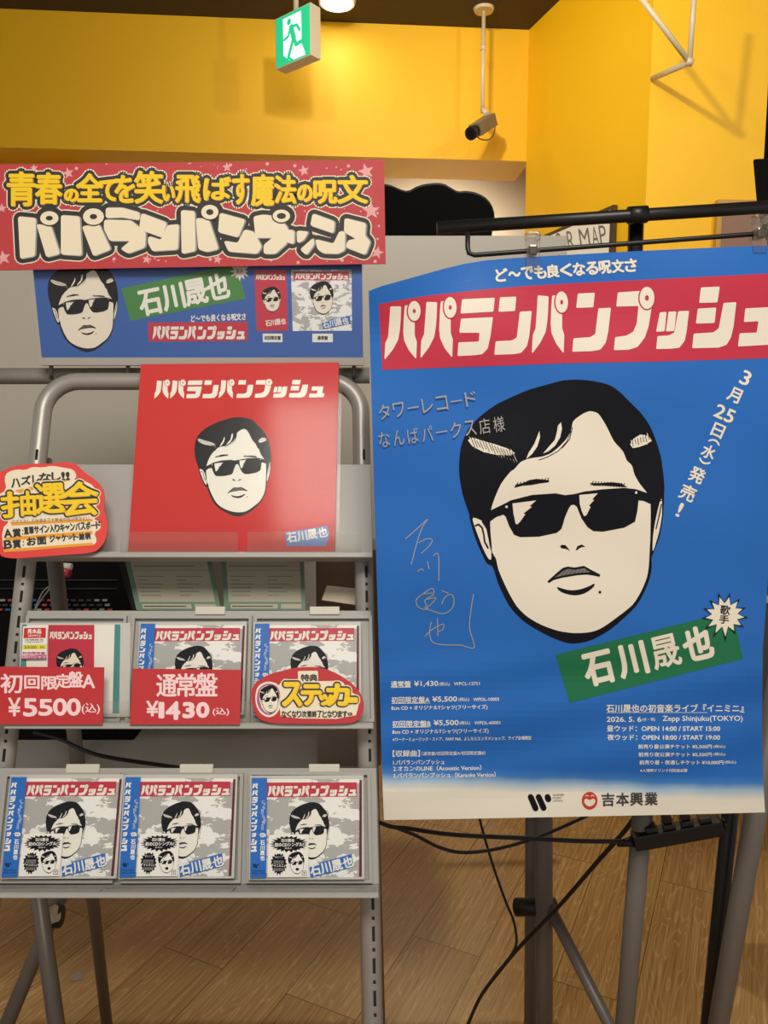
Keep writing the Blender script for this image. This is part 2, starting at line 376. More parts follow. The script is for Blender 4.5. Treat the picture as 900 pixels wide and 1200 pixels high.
for i in range(15):
    x = 98+i*11.5; y = 276+i*3.6
    F_HAIRSHINE.append(z3([(x, y+random.uniform(-9, 2)), (x+10, y+4), (x+26+random.uniform(0, 5), y+38+random.uniform(0, 16)), (x+20, y+34)]))
    F_SCRATCH.append(z3([(x+8, y+random.uniform(-4, 6)), (x+23, y+38+random.uniform(-8, 6))]))
for i in range(7):
    x = 730+i*10.5; y = 290-i*3.6
    F_HAIRSHINE.append(z3([(x, y-random.uniform(2, 14)), (x+8, y), (x+14, y+28+random.uniform(-6, 6)), (x+5, y+22)]))
    F_SCRATCH.append(z3([(x+6, y-4), (x+11, y+18+random.uniform(-6, 6))]))
FBOX = (538.0, 445.0, 778.7, 754.0)
def portrait(art, fm, L=3, detail=True, open_mouth=False, ink=None, skin=None):
    """fm maps portrait coordinates onto the surface"""
    ink = ink or M_INK; skin = skin or M_CREAM
    g = lambda P: [fm(x, y) for x, y in P]
    art.poly(g(catmull(F_OUT)), ink, L)
    for P in (F_FACE, F_EARL, F_EARR): art.poly(g(catmull(P)), skin, L+1)
    for P in F_SLIVERS: art.poly(g(P), skin, L+1)
    art.poly(g(F_GLASS), ink, L+2)
    for P in F_BROWS + F_NOSE: art.poly(g(P), ink, L+2)
    for P in F_SHINE: art.poly(g(P), skin, L+3)
    if open_mouth: art.poly(g(chaikin(z4([(385, 420), (440, 385), (520, 385), (580, 415), (560, 500), (490, 530), (410, 495)]))), ink, L+2)
    else:
        art.poly(g(F_LIP), ink, L+2); art.poly(g(chaikin(F_LOW)), ink, L+2)
    for P in F_HAIRSHINE: art.poly(g(P), skin, L+3)
    if detail:
        for P in F_SCRATCH: art.stroke(g(P), .7*math.hypot(fm(541, 560)[0]-fm(540, 560)[0], fm(541, 560)[1]-fm(540, 560)[1]), ink, L+4, False)
        art.poly(g(F_LIPG), M_LIP, L+3)
        for k in range(9):
            x = 410+k*16; art.stroke(g(z4([(x, 412-k*1.0), (x+14, 386+abs(k-4)*1.2)])), .5, ink, L+4, False)
        a, b = fm(540, 560), fm(541, 560); sc = math.hypot(b[0]-a[0], b[1]-a[1])
        for P in F_STRANDS: art.stroke(g(P), .9*sc, ink, L+2, False)
        art.stroke(g(z4([(62, 202), (75, 196), (90, 210), (97, 240), (101, 270), (115, 296)])), 2.0*sc, ink, L+2)
        art.stroke(g(z4([(846, 112), (838, 155), (824, 214)])), 1.4*sc, ink, L+2)
        art.stroke(g(z4([(134, 322), (140, 350)])), 2.0*sc, ink, L+2)
        for x, y, r in ((193, 122, 1.5), (740, 62, 1.5)): art.poly(g(ell(540+x/3.6, 560+y/3.6, r, r, 10)), skin, L+3)
        art.poly(g(ell(540+587/3.6, 560+482/3.6, 1.7, 1.7, 10)), ink, L+2)
        for (bx, by, n_, dx) in ((230, 34, 11, 13), (548, 28, 12, 12)):
            for k in range(n_): art.stroke(g(z4([(bx+k*dx, by+4-k*(2.0 if bx < 400 else -.8)), (bx+k*dx+12, by-15-k*(2.0 if bx < 400 else -.8))])), .9*sc, ink, L+2, False)
def fit(x0, y0, x1, y1, shear=0.0):
    a, b, c, d = FBOX
    def fm(x, y):
        u = (x-a)/(c-a); v = (y-b)/(d-b); return (x0+u*(x1-x0)+shear*(v-.5), y0+v*(y1-y0))
    return fm

# the slanted block title: seven traced katakana shapes in a strip 0..1 high
_T = [(451.5, 360.3), (457.9, 359), (501.3, 353.5), (541, 349.6), (585.7, 347.8), (635.5, 345.8), (676.4, 343.5), (723.7, 341.6), (900, 332), (940, 330)]
_B = [(451.5, 420.4), (493.7, 418.6), (536.3, 416.8), (580, 415.3), (624.5, 413.2), (670, 411.7), (719.8, 410.2), (769.7, 408.6), (811.8, 407.9), (865.5, 405.3), (940, 402.5)]
def lerp(tab, x):
    if x <= tab[0][0]: a, b = tab[0], tab[1]
    else:
        a, b = tab[-2], tab[-1]
        for p, q in zip(tab, tab[1:]):
            if p[0] <= x <= q[0]: a, b = p, q; break
    return a[1]+(b[1]-a[1])*(x-a[0])/(b[0]-a[0])
def tn(P, zx):   # zoomed tracing -> (x, height fraction)
    o = []
    for x, y in P:
        X = zx+x/3.913; Y = 310+y/3.913; t, b = lerp(_T, X), lerp(_B, X); o.append((X, (Y-t)/(b-t)))
    return o
PA = [[(68, 192), (118, 192), (116, 250), (112, 300), (104, 345), (80, 390), (45, 434), (41, 430), (45, 360), (58, 332), (65, 240)],
      [(134, 188), (165, 184), (180, 264), (180, 325), (190, 354), (187, 430), (183, 430), (152, 392), (131, 348), (127, 310), (130, 240)]]
TITLE = []   # (glyph index, kind, polygon) kind: fill / gap / hole
def put(gi, polys, zx, rings=(), r=6):
    for P in polys: TITLE.append((gi, 'fill', tn(rounded(P, r), zx)))
    for (cx, cy, rx, ry, hx, hy) in rings:
        TITLE.append((gi, 'gap', tn(ell(cx, cy, rx+6, ry+6), zx))); TITLE.append((gi, 'disc', tn(ell(cx, cy, rx, ry), zx))); TITLE.append((gi, 'hole', tn(ell(cx, cy, hx, hy, 10), zx)))
def putpa(gi, dx):
    base = [(k, P) for g_, k, P in TITLE if g_ == 0]
    for k, P in base: TITLE.append((gi, k, [(x+dx, v) for x, v in P]))
put(0, PA, 440, [(178, 213, 29, 46, 7, 10)]); putpa(1, (207-42)/3.913)
put(2, [[(397, 159), (547, 152), (541, 216), (390, 225)], [(392, 248), (539, 241), (527, 330), (515, 385), (490, 411), (455, 416), (376, 420), (380, 357), (474, 353), (477, 313), (384, 313)]], 440)
put(3, [[(571, 150), (646, 147), (640, 213), (564, 217)], [(662, 216), (717, 213), (705, 330), (694, 375), (668, 405), (635, 411), (545, 414), (551, 352), (625, 348), (648, 335)]], 440)
putpa(4, (718-42)/3.913)
put(5, [[(28, 133), (106, 129), (99, 196), (20, 199)], [(122, 201), (180, 198), (167, 310), (156, 358), (132, 390), (95, 397), (2, 400), (8, 338), (85, 333), (108, 318)]], 670)
put(6, [[(211, 128), (325, 120), (366, 200), (352, 285), (335, 335), (302, 378), (260, 391), (193, 393), (199, 333), (250, 326), (282, 308), (298, 270), (306, 190), (204, 193)]], 670, [(345, 153, 34, 51, 9, 13)])
put(7, [[(404, 219), (435, 217), (426, 306), (387, 308)], [(444, 216), (480, 215), (470, 305), (432, 307)], [(488, 214), (538, 212), (527, 305), (518, 350), (493, 382), (455, 386), (387, 388), (393, 328), (445, 325), (470, 312)]], 670)
put(8, [[(592, 105), (679, 101), (668, 174), (584, 176)], [(578, 202), (663, 197), (655, 268), (569, 271)], [(696, 176), (755, 172), (742, 285), (730, 335), (710, 368), (675, 381), (552, 384), (559, 317), (650, 311), (674, 292)]], 670)
put(9, [[(796, 201), (915, 195), (902, 306), (925, 305), (918, 367), (762, 376), (770, 315), (848, 312), (856, 260), (789, 264)]], 670)
TX0, TX1 = 450.6, 906.0
def title(art, fm, ink, ground, L=2):
    """fm(u, v): u 0..1 along the strip, v 0..1 down it"""
    for gi, k, P in TITLE:
        Q = [fm((x-TX0)/(TX1-TX0), v) for x, v in P]
        art.poly(Q, ground if k in ('gap', 'hole') else ink, L + {'fill': 0, 'gap': 1, 'disc': 2, 'hole': 3}[k])
def strip(x0, x1, yt0, yb0, yt1=None, yb1=None):
    yt1 = yt0 if yt1 is None else yt1; yb1 = yb0 if yb1 is None else yb1
    return lambda u, v: (x0+u*(x1-x0), (yt0+(yt1-yt0)*u)*(1-v)+(yb0+(yb1-yb0)*u)*v)
def title_glyph(art, gi, cx, cy, wd, h, ink, ground, L=2):
    P = [p for g_, k, q in TITLE if g_ == gi for p in q]
    x0 = min(p[0] for p in P); x1 = max(p[0] for p in P); v0 = min(p[1] for p in P); v1 = max(p[1] for p in P)
    for g_, k, q in TITLE:
        if g_ == gi: art.poly([(cx+((x-x0)/(x1-x0)-.5)*wd, cy+((v-v0)/(v1-v0)-.5)*h) for x, v in q], ground if k in ('gap', 'hole') else ink, L + {'fill': 0, 'gap': 1, 'disc': 2, 'hole': 3}[k])
def burst(cx, cy, rx, ry, n=14, inner=.55, jit=.18, seed=1, rot=0.0):
    R = random.Random(seed); o = []
    for i in range(n*2):
        a = rot+math.pi*i/n; k = (1+R.uniform(-jit, jit)) if i % 2 == 0 else inner*(1+R.uniform(-jit, jit)*.4); o.append((cx+rx*k*math.cos(a), cy+ry*k*math.sin(a)))
    return o
def star(cx, cy, r, rot=0.0): return [(cx+(r if i % 2 == 0 else r*.42)*math.sin(rot+math.pi*i/5), cy-(r if i % 2 == 0 else r*.42)*math.cos(rot+math.pi*i/5)) for i in range(10)]
NAME = '石川晟也'

# ------------------------------------------------------------------ the room
def wood_mat():
    m = bpy.data.materials.new('oak plank floor'); m.use_nodes = True; nt = m.node_tree; b = nt.nodes['Principled BSDF']
    a = at_z(277, 1158, 0); c = at_z(330, 1100, 0); ang = math.atan2(c.y-a.y, c.x-a.x)
    mp = mapping(nt, 'Object', (0, 0, 0), (1, 1, 1), (0, 0, -ang))
    br = nt.nodes.new('ShaderNodeTexBrick'); br.offset = .37; br.inputs['Scale'].default_value = 1.0; br.inputs['Brick Width'].default_value = .92; br.inputs['Row Height'].default_value = .20
    br.inputs['Mortar Size'].default_value = .0012; br.inputs['Mortar Smooth'].default_value = .3; br.inputs['Color1'].default_value = (0, 0, 0, 1); br.inputs['Color2'].default_value = (1, 1, 1, 1); br.inputs['Mortar'].default_value = (.5, .5, .5, 1)
    nt.links.new(mp.outputs[0], br.inputs[0])
    # every plank shifts the grain
    ad = nt.nodes.new('ShaderNodeVectorMath'); ad.operation = 'MULTIPLY_ADD'; ad.inputs[1].default_value = (3.1, 5.7, 0); nt.links.new(br.outputs['Color'], ad.inputs[0]); nt.links.new(mp.outputs[0], ad.inputs[2])
    st = nt.nodes.new('ShaderNodeMapping'); st.inputs['Scale'].default_value = (1.3, 9.0, 1); nt.links.new(ad.outputs[0], st.inputs[0])
    n1 = noise(nt, st.outputs[0], 1.5, 2, .5)
    sn = nt.nodes.new('ShaderNodeMath'); sn.operation = 'MULTIPLY'; sn.inputs[1].default_value = 105.0; nt.links.new(n1.outputs[0], sn.inputs[0])
    si = nt.nodes.new('ShaderNodeMath'); si.operation = 'SINE'; nt.links.new(sn.outputs[0], si.inputs[0])
    st2 = nt.nodes.new('ShaderNodeMapping'); st2.inputs['Scale'].default_value = (2.4, 120.0, 1); nt.links.new(ad.outputs[0], st2.inputs[0])
    n2 = noise(nt, st2.outputs[0], 1.0, 4, .6)
    base = ramp(nt, n1.outputs[0], [(.25, (150, 114, 66)), (.75, (186, 148, 96))])
    c1 = mixc(nt, .5, base.outputs[0], ramp(nt, si.outputs[0], [(.0, (128, 92, 50)), (.86, (172, 134, 84)), (1, (236, 210, 166))]).outputs[0])
    c2 = mixc(nt, .55, c1, ramp(nt, n2.outputs[0], [(.3, (92, 64, 34)), (.52, (178, 140, 90)), (.72, (214, 180, 130))]).outputs[0])
    c3 = mixc(nt, .32, c2, ramp(nt, br.outputs['Color'], [(0, (126, 92, 52)), (1, (186, 150, 100))]).outputs[0])
    c4 = mixc(nt, br.outputs['Fac'], c3, rgb((70, 50, 30)))
    nt.links.new(c4, b.inputs['Base Color'])
    r = ramp(nt, n2.outputs[0], [(.3, (120, 120, 120)), (.8, (85, 85, 85))]); nt.links.new(r.outputs[0], b.inputs['Roughness'])
    bp = nt.nodes.new('ShaderNodeBump'); bp.inputs['Strength'].default_value = .15; bp.inputs['Distance'].default_value = .003; nt.links.new(n2.outputs[0], bp.inputs['Height']); nt.links.new(bp.outputs[0], b.inputs['Normal'])
    return m
M_FLOOR = wood_mat()
M_YWALL = mat('yellow wall paint', (248, 190, 6), .55, bump=(180, .06)); M_CEIL = mat('dark brown ceiling', (62, 52, 44), .7); M_RECESS = mat('cream recess wall', (232, 214, 184), .6)
HC = 3.2
A0 = at_z(0, 10, HC); A1 = at_z(620, 35, HC); dirb = (A1-A0).normalized()
CORN = Vector((A1.x, A1.y, 0)); LEFT = CORN - Vector((dirb.x, dirb.y, 0)).normalized()*5.0
CORN2 = Vector((.942, 2.88, 0)); RIGHT = CORN2 + Vector((2.6, .12, 0))
def wall(name, a, b, z0, z1, thick, m):
    d = (b-a).normalized(); n = Vector((-d.y, d.x, 0))
    bm = bmesh.new(); add_box(bm, Vector((a.x, a.y, z0)), b-a, n*thick, Vector((0, 0, z1-z0))); bmesh.ops.recalc_face_normals(bm, faces=bm.faces)
    return tag(finish(bm, name, m), kind='structure')
fl = wbox('floor', (-5, -2.0, -.05), (5, 6.0, 0), M_FLOOR); tag(fl, kind='structure')
ce = wbox('ceiling', (-5, -2.0, HC), (5, 6.0, HC+.05), M_CEIL); tag(ce, kind='structure')
SOF = 2.63
wall('wall_back', LEFT, CORN + Vector((dirb.x, dirb.y, 0))*.02, SOF, HC, .30, M_YWALL)            # bulkhead over the recess
rb = Vector((0, .9, 0))
wall('wall_recess', LEFT+rb, CORN+rb+Vector((.6, 0, 0)), 0, HC, .1, M_RECESS)
wall('wall_corner', CORN, CORN2, 0, HC, .04, M_YWALL)
wall('wall_right', CORN2, RIGHT, 0, HC, .1, M_YWALL)
tr = wbox('trim_recess', (-1.95, 3.75, 2.52), (-1.40, 3.90, SOF), mat('yellow trim', (236, 180, 40), .5)); tag(tr, kind='structure')
W2 = Plane(CORN, CORN2-CORN, (0, 0, 1)); W3 = Plane(CORN2, RIGHT-CORN2, (0, 0, 1))

# ------------------------------------------------------------------ the sloping rack
R0 = Vector((0, .91, .904)); RU = Vector((-.0138, .21, .484))
RP = Plane(R0, (1, 0, 0), RU)
rack = thing('display_rack', (RP.hit(225, 1040).x, .70, 0.0), 'sloping grey steel display rack holding the records and price cards', 'display rack')
def rtube(name, px, r, off, m, parent, k=6):
    return tube(name, smooth_path([RP.hit(x, y, off) for x, y in px], k), r, m, parent)
def xs(px, py, off=0.0): return RP.xs(px, py, off)
# inverted U frame, with slotted uprights
xl = xs(44, 540)[0]; xr = xs(424, 540)[0]; st = xs(225, 447)[1]; fr = .05; sb = -.98
pts = [RP.pt(xl, sb), RP.pt(xl, st-fr*1.25)]
pts += [RP.pt(xl+fr-fr*math.cos(a), st-fr+fr*math.sin(a)) for a in [math.pi/2*i/8 for i in range(9)]]
pts += [RP.pt(xr-fr+fr*math.sin(a), st-fr+fr*math.cos(a)) for a in [math.pi/2*i/8 for i in range(9)]]
pts += [RP.pt(xr, st-fr*1.25), RP.pt(xr, sb)]
tube('tube_frame', pts, .0128, M_TUBE, rack, 20)
def upright(x, side):
    bm = bmesh.new(); s0 = sb; s1 = xs(225, 512)[1]
    q = s0+.01; i = 0
    while q < s1-.03:
        l = .016 if i % 2 else .0035
        add_box(bm, RP.pt(x+side*.0035-.0017, q, .0105), RP.ex*.0034, RP.es*l, RP.n*.0023, 0); q += l+.0075; i += 1
    bmesh.ops.recalc_face_normals(bm, faces=bm.faces)
    o = finish(bm, 'slot_row', [M_SLOT], rack); o['kind'] = 'stuff'; return o
upright(xl, 1); upright(xr, 1)
# rear legs of the rack, splayed back
for x, px in ((xl, 128), (xr, 446)):
    tube('rear_leg', [RP.pt(x, st-.12, -.018), at_z(px, 1225, 0.0)], .0125, M_DTUBE, rack)
tube('rear_rail', [at(-60, 441, 1.175), at(433, 440, 1.175)], .0125, M_TUBE, rack)
tube('cross_bar', [RP.pt(xl, xs(225, 1180)[1]-.2, -.002), RP.pt(xr, xs(225, 1180)[1]-.2, -.002)], .009, M_DTUBE, rack)
def tier(y0, y1, x0, x1, depth, lip, fences, tabs, name='shelf', tray=False):
    """back plate, floor, lip and clear fences of one shelf"""
    s0 = xs(225, y1, .015)[1]; s1 = xs(225, y0, .015)[1]; X0 = xs(x0, y1, .015)[0]; X1 = xs(x1, y1, .015)[0]
    bm = bmesh.new()
    add_box(bm, RP.pt(X0, s0, .0155), RP.ex*(X1-X0), RP.es*(s1-s0), RP.n*.003)
    add_box(bm, RP.pt(X0, s0-.004, .0155), RP.ex*(X1-X0), RP.es*.004, RP.n*depth)
    add_box(bm, RP.pt(X0, s0-.006, .0155+depth), RP.ex*(X1-X0), RP.es*lip, RP.n*.003)
    bevel(bm, .0008, 1)
    sh = finish(bm, name, M_PLATE, rack)
    for a, b, h in fences:
        A = xs(a, y1, .0155+depth)[0]; B = xs(b, y1, .0155+depth)[0]
        slab('clear_fence', RP, A, B, s0+.0005, s0+h, .0195+depth, .0207+depth, M_ACRYL, sh)
    for a, b in tabs:
        A = xs(a, y0, .02)[0]; B = xs(b, y0, .02)[0]
        slab('label_clip', RP, A, B, s1-.006, s1+.005, .0188, .0225, M_TAB, sh, .001)
    return s0, s1, sh
sA = tier(545, 655, 30, 437, .032, .008, [(-8, 128, .029), (142, 279, .029), (290, 424, .029)], [])
sB = tier(716, 849, 19, 438, .030, .008, [(-12, 152, .028), (154, 290, .028), (292, 431, .028)], [(229, 264), (363, 398)])
sC = tier(900, 1036, -14, 444, .052, .005, [], [(78, 117), (211, 250), (362, 398)])
# clear product pockets that frame each record, and the glossy plastic tray along the foot
def pocket(x0, y0, x1, y1):
    A = RP.xs(x0, y1, .019); B = RP.xs(x1, y0, .019)
    bm = bmesh.new(); wd = .004
    for a, b, c, d in ((A[0], B[0], A[1], A[1]+wd), (A[0], B[0], B[1]-wd, B[1]), (A[0], A[0]+wd, A[1]+wd, B[1]-wd), (B[0]-wd, B[0], A[1]+wd, B[1]-wd)):
        add_box(bm, RP.pt(a, c, .019), RP.ex*(b-a), RP.es*(d-c), RP.n*.006)
    bmesh.ops.recalc_face_normals(bm, faces=bm.faces); return bm
for q, sh in (((148, 722, 296, 846), sB[2]), ((296, 722, 436, 846), sB[2]), ((20, 722, 150, 846), sB[2]), ((-6, 906, 142, 1034), sC[2]), ((143, 906, 286, 1034), sC[2]), ((289, 904, 434, 1034), sC[2])):
    finish(pocket(*q), 'pocket_rim', M_PLATE, sh)
for a, b in ((-8, 131), (132, 279), (282, 440)):
    A = xs(a, 1040, .03)[0]; B = xs(b, 1040, .03)[0]
    slab('clear_tray', RP, A, B, sC[0]+.0004, sC[0]+.0026, .0400, .0670, M_TRAYPL, sC[2], .0006)

# ------------------------------------------------------------------ single CDs in jewel cases
def c5(P): return [(280+x/5.0, 880+y/5.0) for x, y in P]
def cx(x, y): return (280+x/5.0, 880+y/5.0)
CDOFF = .031
cdbase = RP.hit(362, 1030, CDOFF-.006)
cdt = thing('compact_disc', cdbase, 'x', 'CD', 'regular edition singles on the rack')
prism('case_back', c5([(66, 146), (730, 142), (736, 752), (58, 756)]), RP, CDOFF, .008, M_TRAY, cdt)
mp0 = RP.mapper(CDOFF)
a = Art(); a.poly(c5([(706, 170), (720, 170), (720, 738), (704, 738)]), M_MAROON, 1); a.build('tray_edge', mp0, cdt)
a = Art(); a.poly(c5([(162, 165), (706, 165), (704, 740), (158, 742)]), M_CLOUD, 1)
cov = a.build('cover_print', mp0, cdt)
a = Art(); a.poly(c5([(163, 185), (691, 184), (691, 268), (162, 272)]), M_RED, 2)
tb = a.build('title_band', mp0, cov)
a = Art(); _f = strip(170, 688, 206, 266, 202, 263); title(a, lambda u, v: cx(*_f(u, v)), M_WHITE, M_RED, 4); a.build('title_lettering', mp0, cov)
a = Art(); _q = fit(295, 300, 530, 637); portrait(a, lambda x, y: cx(*_q(x, y)), 2, skin=M_WHITE); a.build('portrait', mp0, cov)
a = Art(); a.poly(c5([(412, 672), (660, 603), (673, 680), (420, 742)]), M_OBI, 8)
for ch, x, y in zip(NAME, (447, 510, 575, 638), (697, 683, 668, 651)):
    a.text(ch, c5(rotq(x, y, 58, 62, -14)), M_WHITE, 9, .45, 6)
a.build('name_plate', mp0, cov)
prism('clear_lid', c5([(66, 146), (730, 142), (736, 752), (58, 756)]), RP, CDOFF+.0024, .0006, M_CLEAR, cdt)
mp1 = RP.mapper(CDOFF+.0026)
a = Art(); a.poly(c5([(75, 158), (165, 158), (160, 745), (65, 746)]), M_OBI, 1); obi = a.build('paper_obi', mp1, cdt)
a = Art()
for i in range(10): title_glyph(a, i, *cx(96-i*1.0, 205+i*41), 36/5 if i != 7 else 26/5, 34/5 if i != 7 else 24/5, M_WHITE, M_OBI, 2)
for i, ch in enumerate('どでも良くなる呪文さ'): a.text(ch, c5(rotq(143+6*math.sin(i*1.3), 297+i*17.5, 17, 17, 12*math.sin(i*2))), M_WHITE, 2)
a.poly(c5(burst(140, 493, 22, 15, 9, .7)), M_WHITE, 2); a.text('歌手', c5(rotq(140, 493, 20, 11, 0)), M_INK, 3)
for i, ch in enumerate(NAME): a.text(ch, c5(rotq(138, 537+i*30, 26, 27, 0)), M_WHITE, 2, .2, 4)
for p0, p1 in (((86, 664), (92, 682)), ((98, 664), (104, 682)), ((113, 665), (114, 667))): a.stroke(c5([p0, p1]), 1.7, M_INK, 2)
a.line('定価1430円(税込)', *[280+76/5, 280+150/5], 880+703/5, 880+703/5, 2.2, M_INK); a.line('WPCL-13751', 280+74/5, 280+152/5, 880+718/5, 880+718/5, 2.2, M_INK)
a.build('obi_lettering', mp1, obi)
a = Art(); a.poly(c5([(175, 492), (408, 488), (405, 738), (166, 741)]), M_WHITE, 2); stk = a.build('promo_sticker', mp1, cdt)
a = Art(); a.poly(c5(burst(293, 545, 112, 48, 22, .78, .08, 3)), M_INK, 3); a.poly(c5(burst(233, 660, 48, 66, 18, .82, .08, 5)), M_INK, 3)
a.line(NAME, 280+248/5, 280+325/5, 880+524/5, 880+524/5, 3.8, M_WHITE, 4, .12); a.line('初のCDシングル!', 280+210/5, 280+378/5, 880+550/5, 880+547/5, 4.6, M_WHITE, 4, .16); a.line('発売中', 280+268/5, 280+310/5, 880+570/5, 880+570/5, 2, M_WHITE, 4)
a.line('初ライブ', 280+212/5, 280+256/5, 880+622/5, 880+622/5, 2.6, M_WHITE, 4); a.line('「イニミニ」', 280+198/5, 280+268/5, 880+671/5, 880+671/5, 3.6, M_WHITE, 4, .1)
for y in (645, 655, 690, 700): a.line('ーーーーーー', 280+203/5, 280+262/5, 880+y/5, 880+y/5, .5, M_WHITE, 4)
_q2 = fit(288, 590, 384, 722); portrait(a, lambda x, y: cx(*_q2(x, y)), 3, False, True, skin=M_WHITE)
a.stroke(c5([(371, 703), (395, 703), (395, 728), (371, 728), (371, 703)]), .5, M_INK, 3); a.stroke(c5([(377, 712), (389, 712), (383, 714), (383, 723)]), .5, M_INK, 3)
a.build('sticker_print', mp1, stk)
cd_src = RP.hit(280+60/5, 880+755/5, CDOFF)
CDS = [((292, 1031), 'single with blue obi at right end of the bottom row'), ((1, 1030), 'single with blue obi at left end of the bottom row'), ((139, 1030), 'single with blue obi in the middle of the bottom row'),
       ((158, 838), 'single with blue obi behind the red 1430 price card'), ((296, 838), 'single with blue obi behind the yellow lettered sticker card')]
for i, (p, lb) in enumerate(CDS):
    o = cdt if i == 0 else copy_tree(cdt)
    o['label'] = lb; o.location = cdbase + (RP.hit(p[0], p[1], CDOFF) - cd_src)

# the sample copy with its slim red cover
def s5(P): return [(x/5.0, 640+y/5.0) for x, y in P]
smp = thing('sample_disc_case', RP.hit(85, 840, CDOFF-.006), 'clear sample CD case with slim red cover and teal edge', 'CD')
prism('case_back', s5([(118, 450), (765, 450), (760, 1000), (110, 1000)]), RP, CDOFF-.004, .004, M_TRAY, smp)
a = Art(); a.poly(s5([(132, 460), (672, 460), (660, 982), (122, 985)]), M_WHITE, 1); ins = a.build('paper_insert', RP.mapper(CDOFF-.004), smp)
a = Art(); a.poly(s5([(672, 460), (706, 460), (698, 980), (658, 980)]), M_TEAL, 1); a.build('teal_edge', RP.mapper(CDOFF-.004), smp); a = Art(); a.poly(s5([(130, 460), (158, 460), (150, 985), (112, 985)]), M_TEAL, 2); a.build('teal_edge', RP.mapper(CDOFF-.004), smp)
a = Art(); a.poly(s5([(285, 462), (553, 462), (548, 985), (272, 985)]), M_RED, 2); rc = a.build('red_cover', RP.mapper(CDOFF-.003), smp)
a = Art(); _g = strip(292, 540, 502, 545); title(a, lambda u, v: s5([_g(u, v)])[0], M_WHITE, M_RED, 3); _h = fit(330, 600, 492, 815); portrait(a, lambda x, y: s5([_h(x, y)])[0], 3); a.build('cover_print', RP.mapper(CDOFF-.003), rc)
prism('clear_lid', s5([(118, 450), (765, 450), (760, 1000), (110, 1000)]), RP, CDOFF, .0006, M_CLEAR, smp)
a = Art(); a.poly(s5([(136, 470), (280, 468), (272, 660), (126, 662)]), M_WHITE, 1); a.poly(s5([(142, 480), (270, 478), (268, 538), (138, 540)]), M_BOARD, 2)
a.poly(s5([(135, 578), (272, 576), (270, 604), (133, 606)]), M_LABELY, 2); a.poly(s5([(126, 640), (272, 637), (271, 660), (124, 662)]), M_MAG, 2)
sl = a.build('price_label', RP.mapper(CDOFF+.0003), smp)
a = Art()
def st(t, x0, x1, y, h, m, b=0.0): a.line(t, x0/5, x1/5, 640+y/5, 640+y/5, h/5, m, 3, b)
st('見本品', 162, 242, 499, 26, M_WHITE, .2); st('SAMPLE', 165, 240, 525, 14, M_WHITE); st('店頭見本', 145, 258, 549, 10, M_INK); st('この商品は非売品です', 140, 255, 562, 9, M_INK)
st('5500', 142, 215, 592, 17, M_INK); st('税込', 235, 262, 592, 14, M_INK); st('初回限定盤', 132, 265, 627, 15, M_MAG, .15); st('CD+Tシャツ', 130, 268, 650, 16, M_WHITE, .12)
a.build('label_print', RP.mapper(CDOFF+.0003), sl)

# ------------------------------------------------------------------ hand lettered cards
def pop(a, ch, x0, y0, x1, y1, L, out=0.0, ink=3.2, fill=M_YELLOW, body=.9, rot=0.0, outc=M_PASTE):
    q = rotq((x0+x1)/2, (y0+y1)/2, x1-x0, y1-y0, rot)
    if out: a.text(ch, q, outc, L, out, 14)
    a.text(ch, q, M_CHAR, L+1, ink, 12)
    if fill is M_YELLOW: a.text(ch, q, M_ORANGE, L+2, body, 8, (1.0, .5))
    a.text(ch, q, fill, L+3, body, 8)
OC = .061    # cards stand in front of the clear fences
def pcard(quad, off, name, label, writing):
    o = prism(name, quad, RP, off, .0012, M_CARD); bas = RP.hit((quad[2][0]+quad[3][0])/2, quad[2][1], off)
    bm_me = o.data; bm_me.transform(Matrix.Translation(-bas)); o.location = bas
    tag(o, label, 'price card', 'hand lettered red price cards')
    a = Art()
    for t, q, b in writing: a.text(t, q, M_CARDPINK, 2, b, 6)
    a.build('lettering', RP.mapper(off), o)
    return o
def cc(x0, y0, x1, y1, sl=0.0): return [(x0, y0), (x1, y0+sl), (x1, y1+sl), (x0, y1)]
pcard([(-12, 781), (122, 782), (120, 849), (-16, 849)], OC-.008, 'price_card', 'red price card with pink lettering reading 5500', [
    (ch, cc(*b), .55) for ch, b in zip('初回限定盤A', [(1, 790, 26, 812), (29, 792, 46, 807), (49, 793, 67, 808), (66, 790, 82, 806), (80, 787, 97, 805), (97, 791, 111, 806)])] + [
    ('¥', cc(10, 818, 24, 839), .5), ('5', cc(28, 819, 43, 839), .95), ('5', cc(46, 820, 61, 838), .95), ('0', cc(63, 819, 78, 838), .95), ('0', cc(79, 819, 94, 838), .95), ('(込)', cc(96, 824, 117, 837), .2)])
def cq(x): return 130+x/5.294
def cr(y): return 700+y/5.294
pcard([(155.5, 783.5), (283, 785), (281, 849), (152, 849)], OC-.008, 'price_card', 'red price card with pink lettering reading 1430', [
    (ch, cc(cq(b[0]), cr(b[1]), cq(b[2]), cr(b[3])), .6) for ch, b in zip('通常盤', [(285, 480, 405, 615), (405, 475, 525, 615), (525, 470, 660, 612)])] + [
    ('¥', cc(cq(222), cr(645), cq(292), cr(735)), .6), ('1', cc(cq(302), cr(655), cq(325), cr(745)), 1.3), ('4', cc(cq(345), cr(650), cq(425), cr(755)), 1.2), ('3', cc(cq(450), cr(655), cq(515), cr(745)), 1.3), ('0', cc(cq(535), cr(655), cq(605), cr(742)), 1.3), ('(込)', cc(cq(632), cr(685), cq(733), cr(735)), .2)])

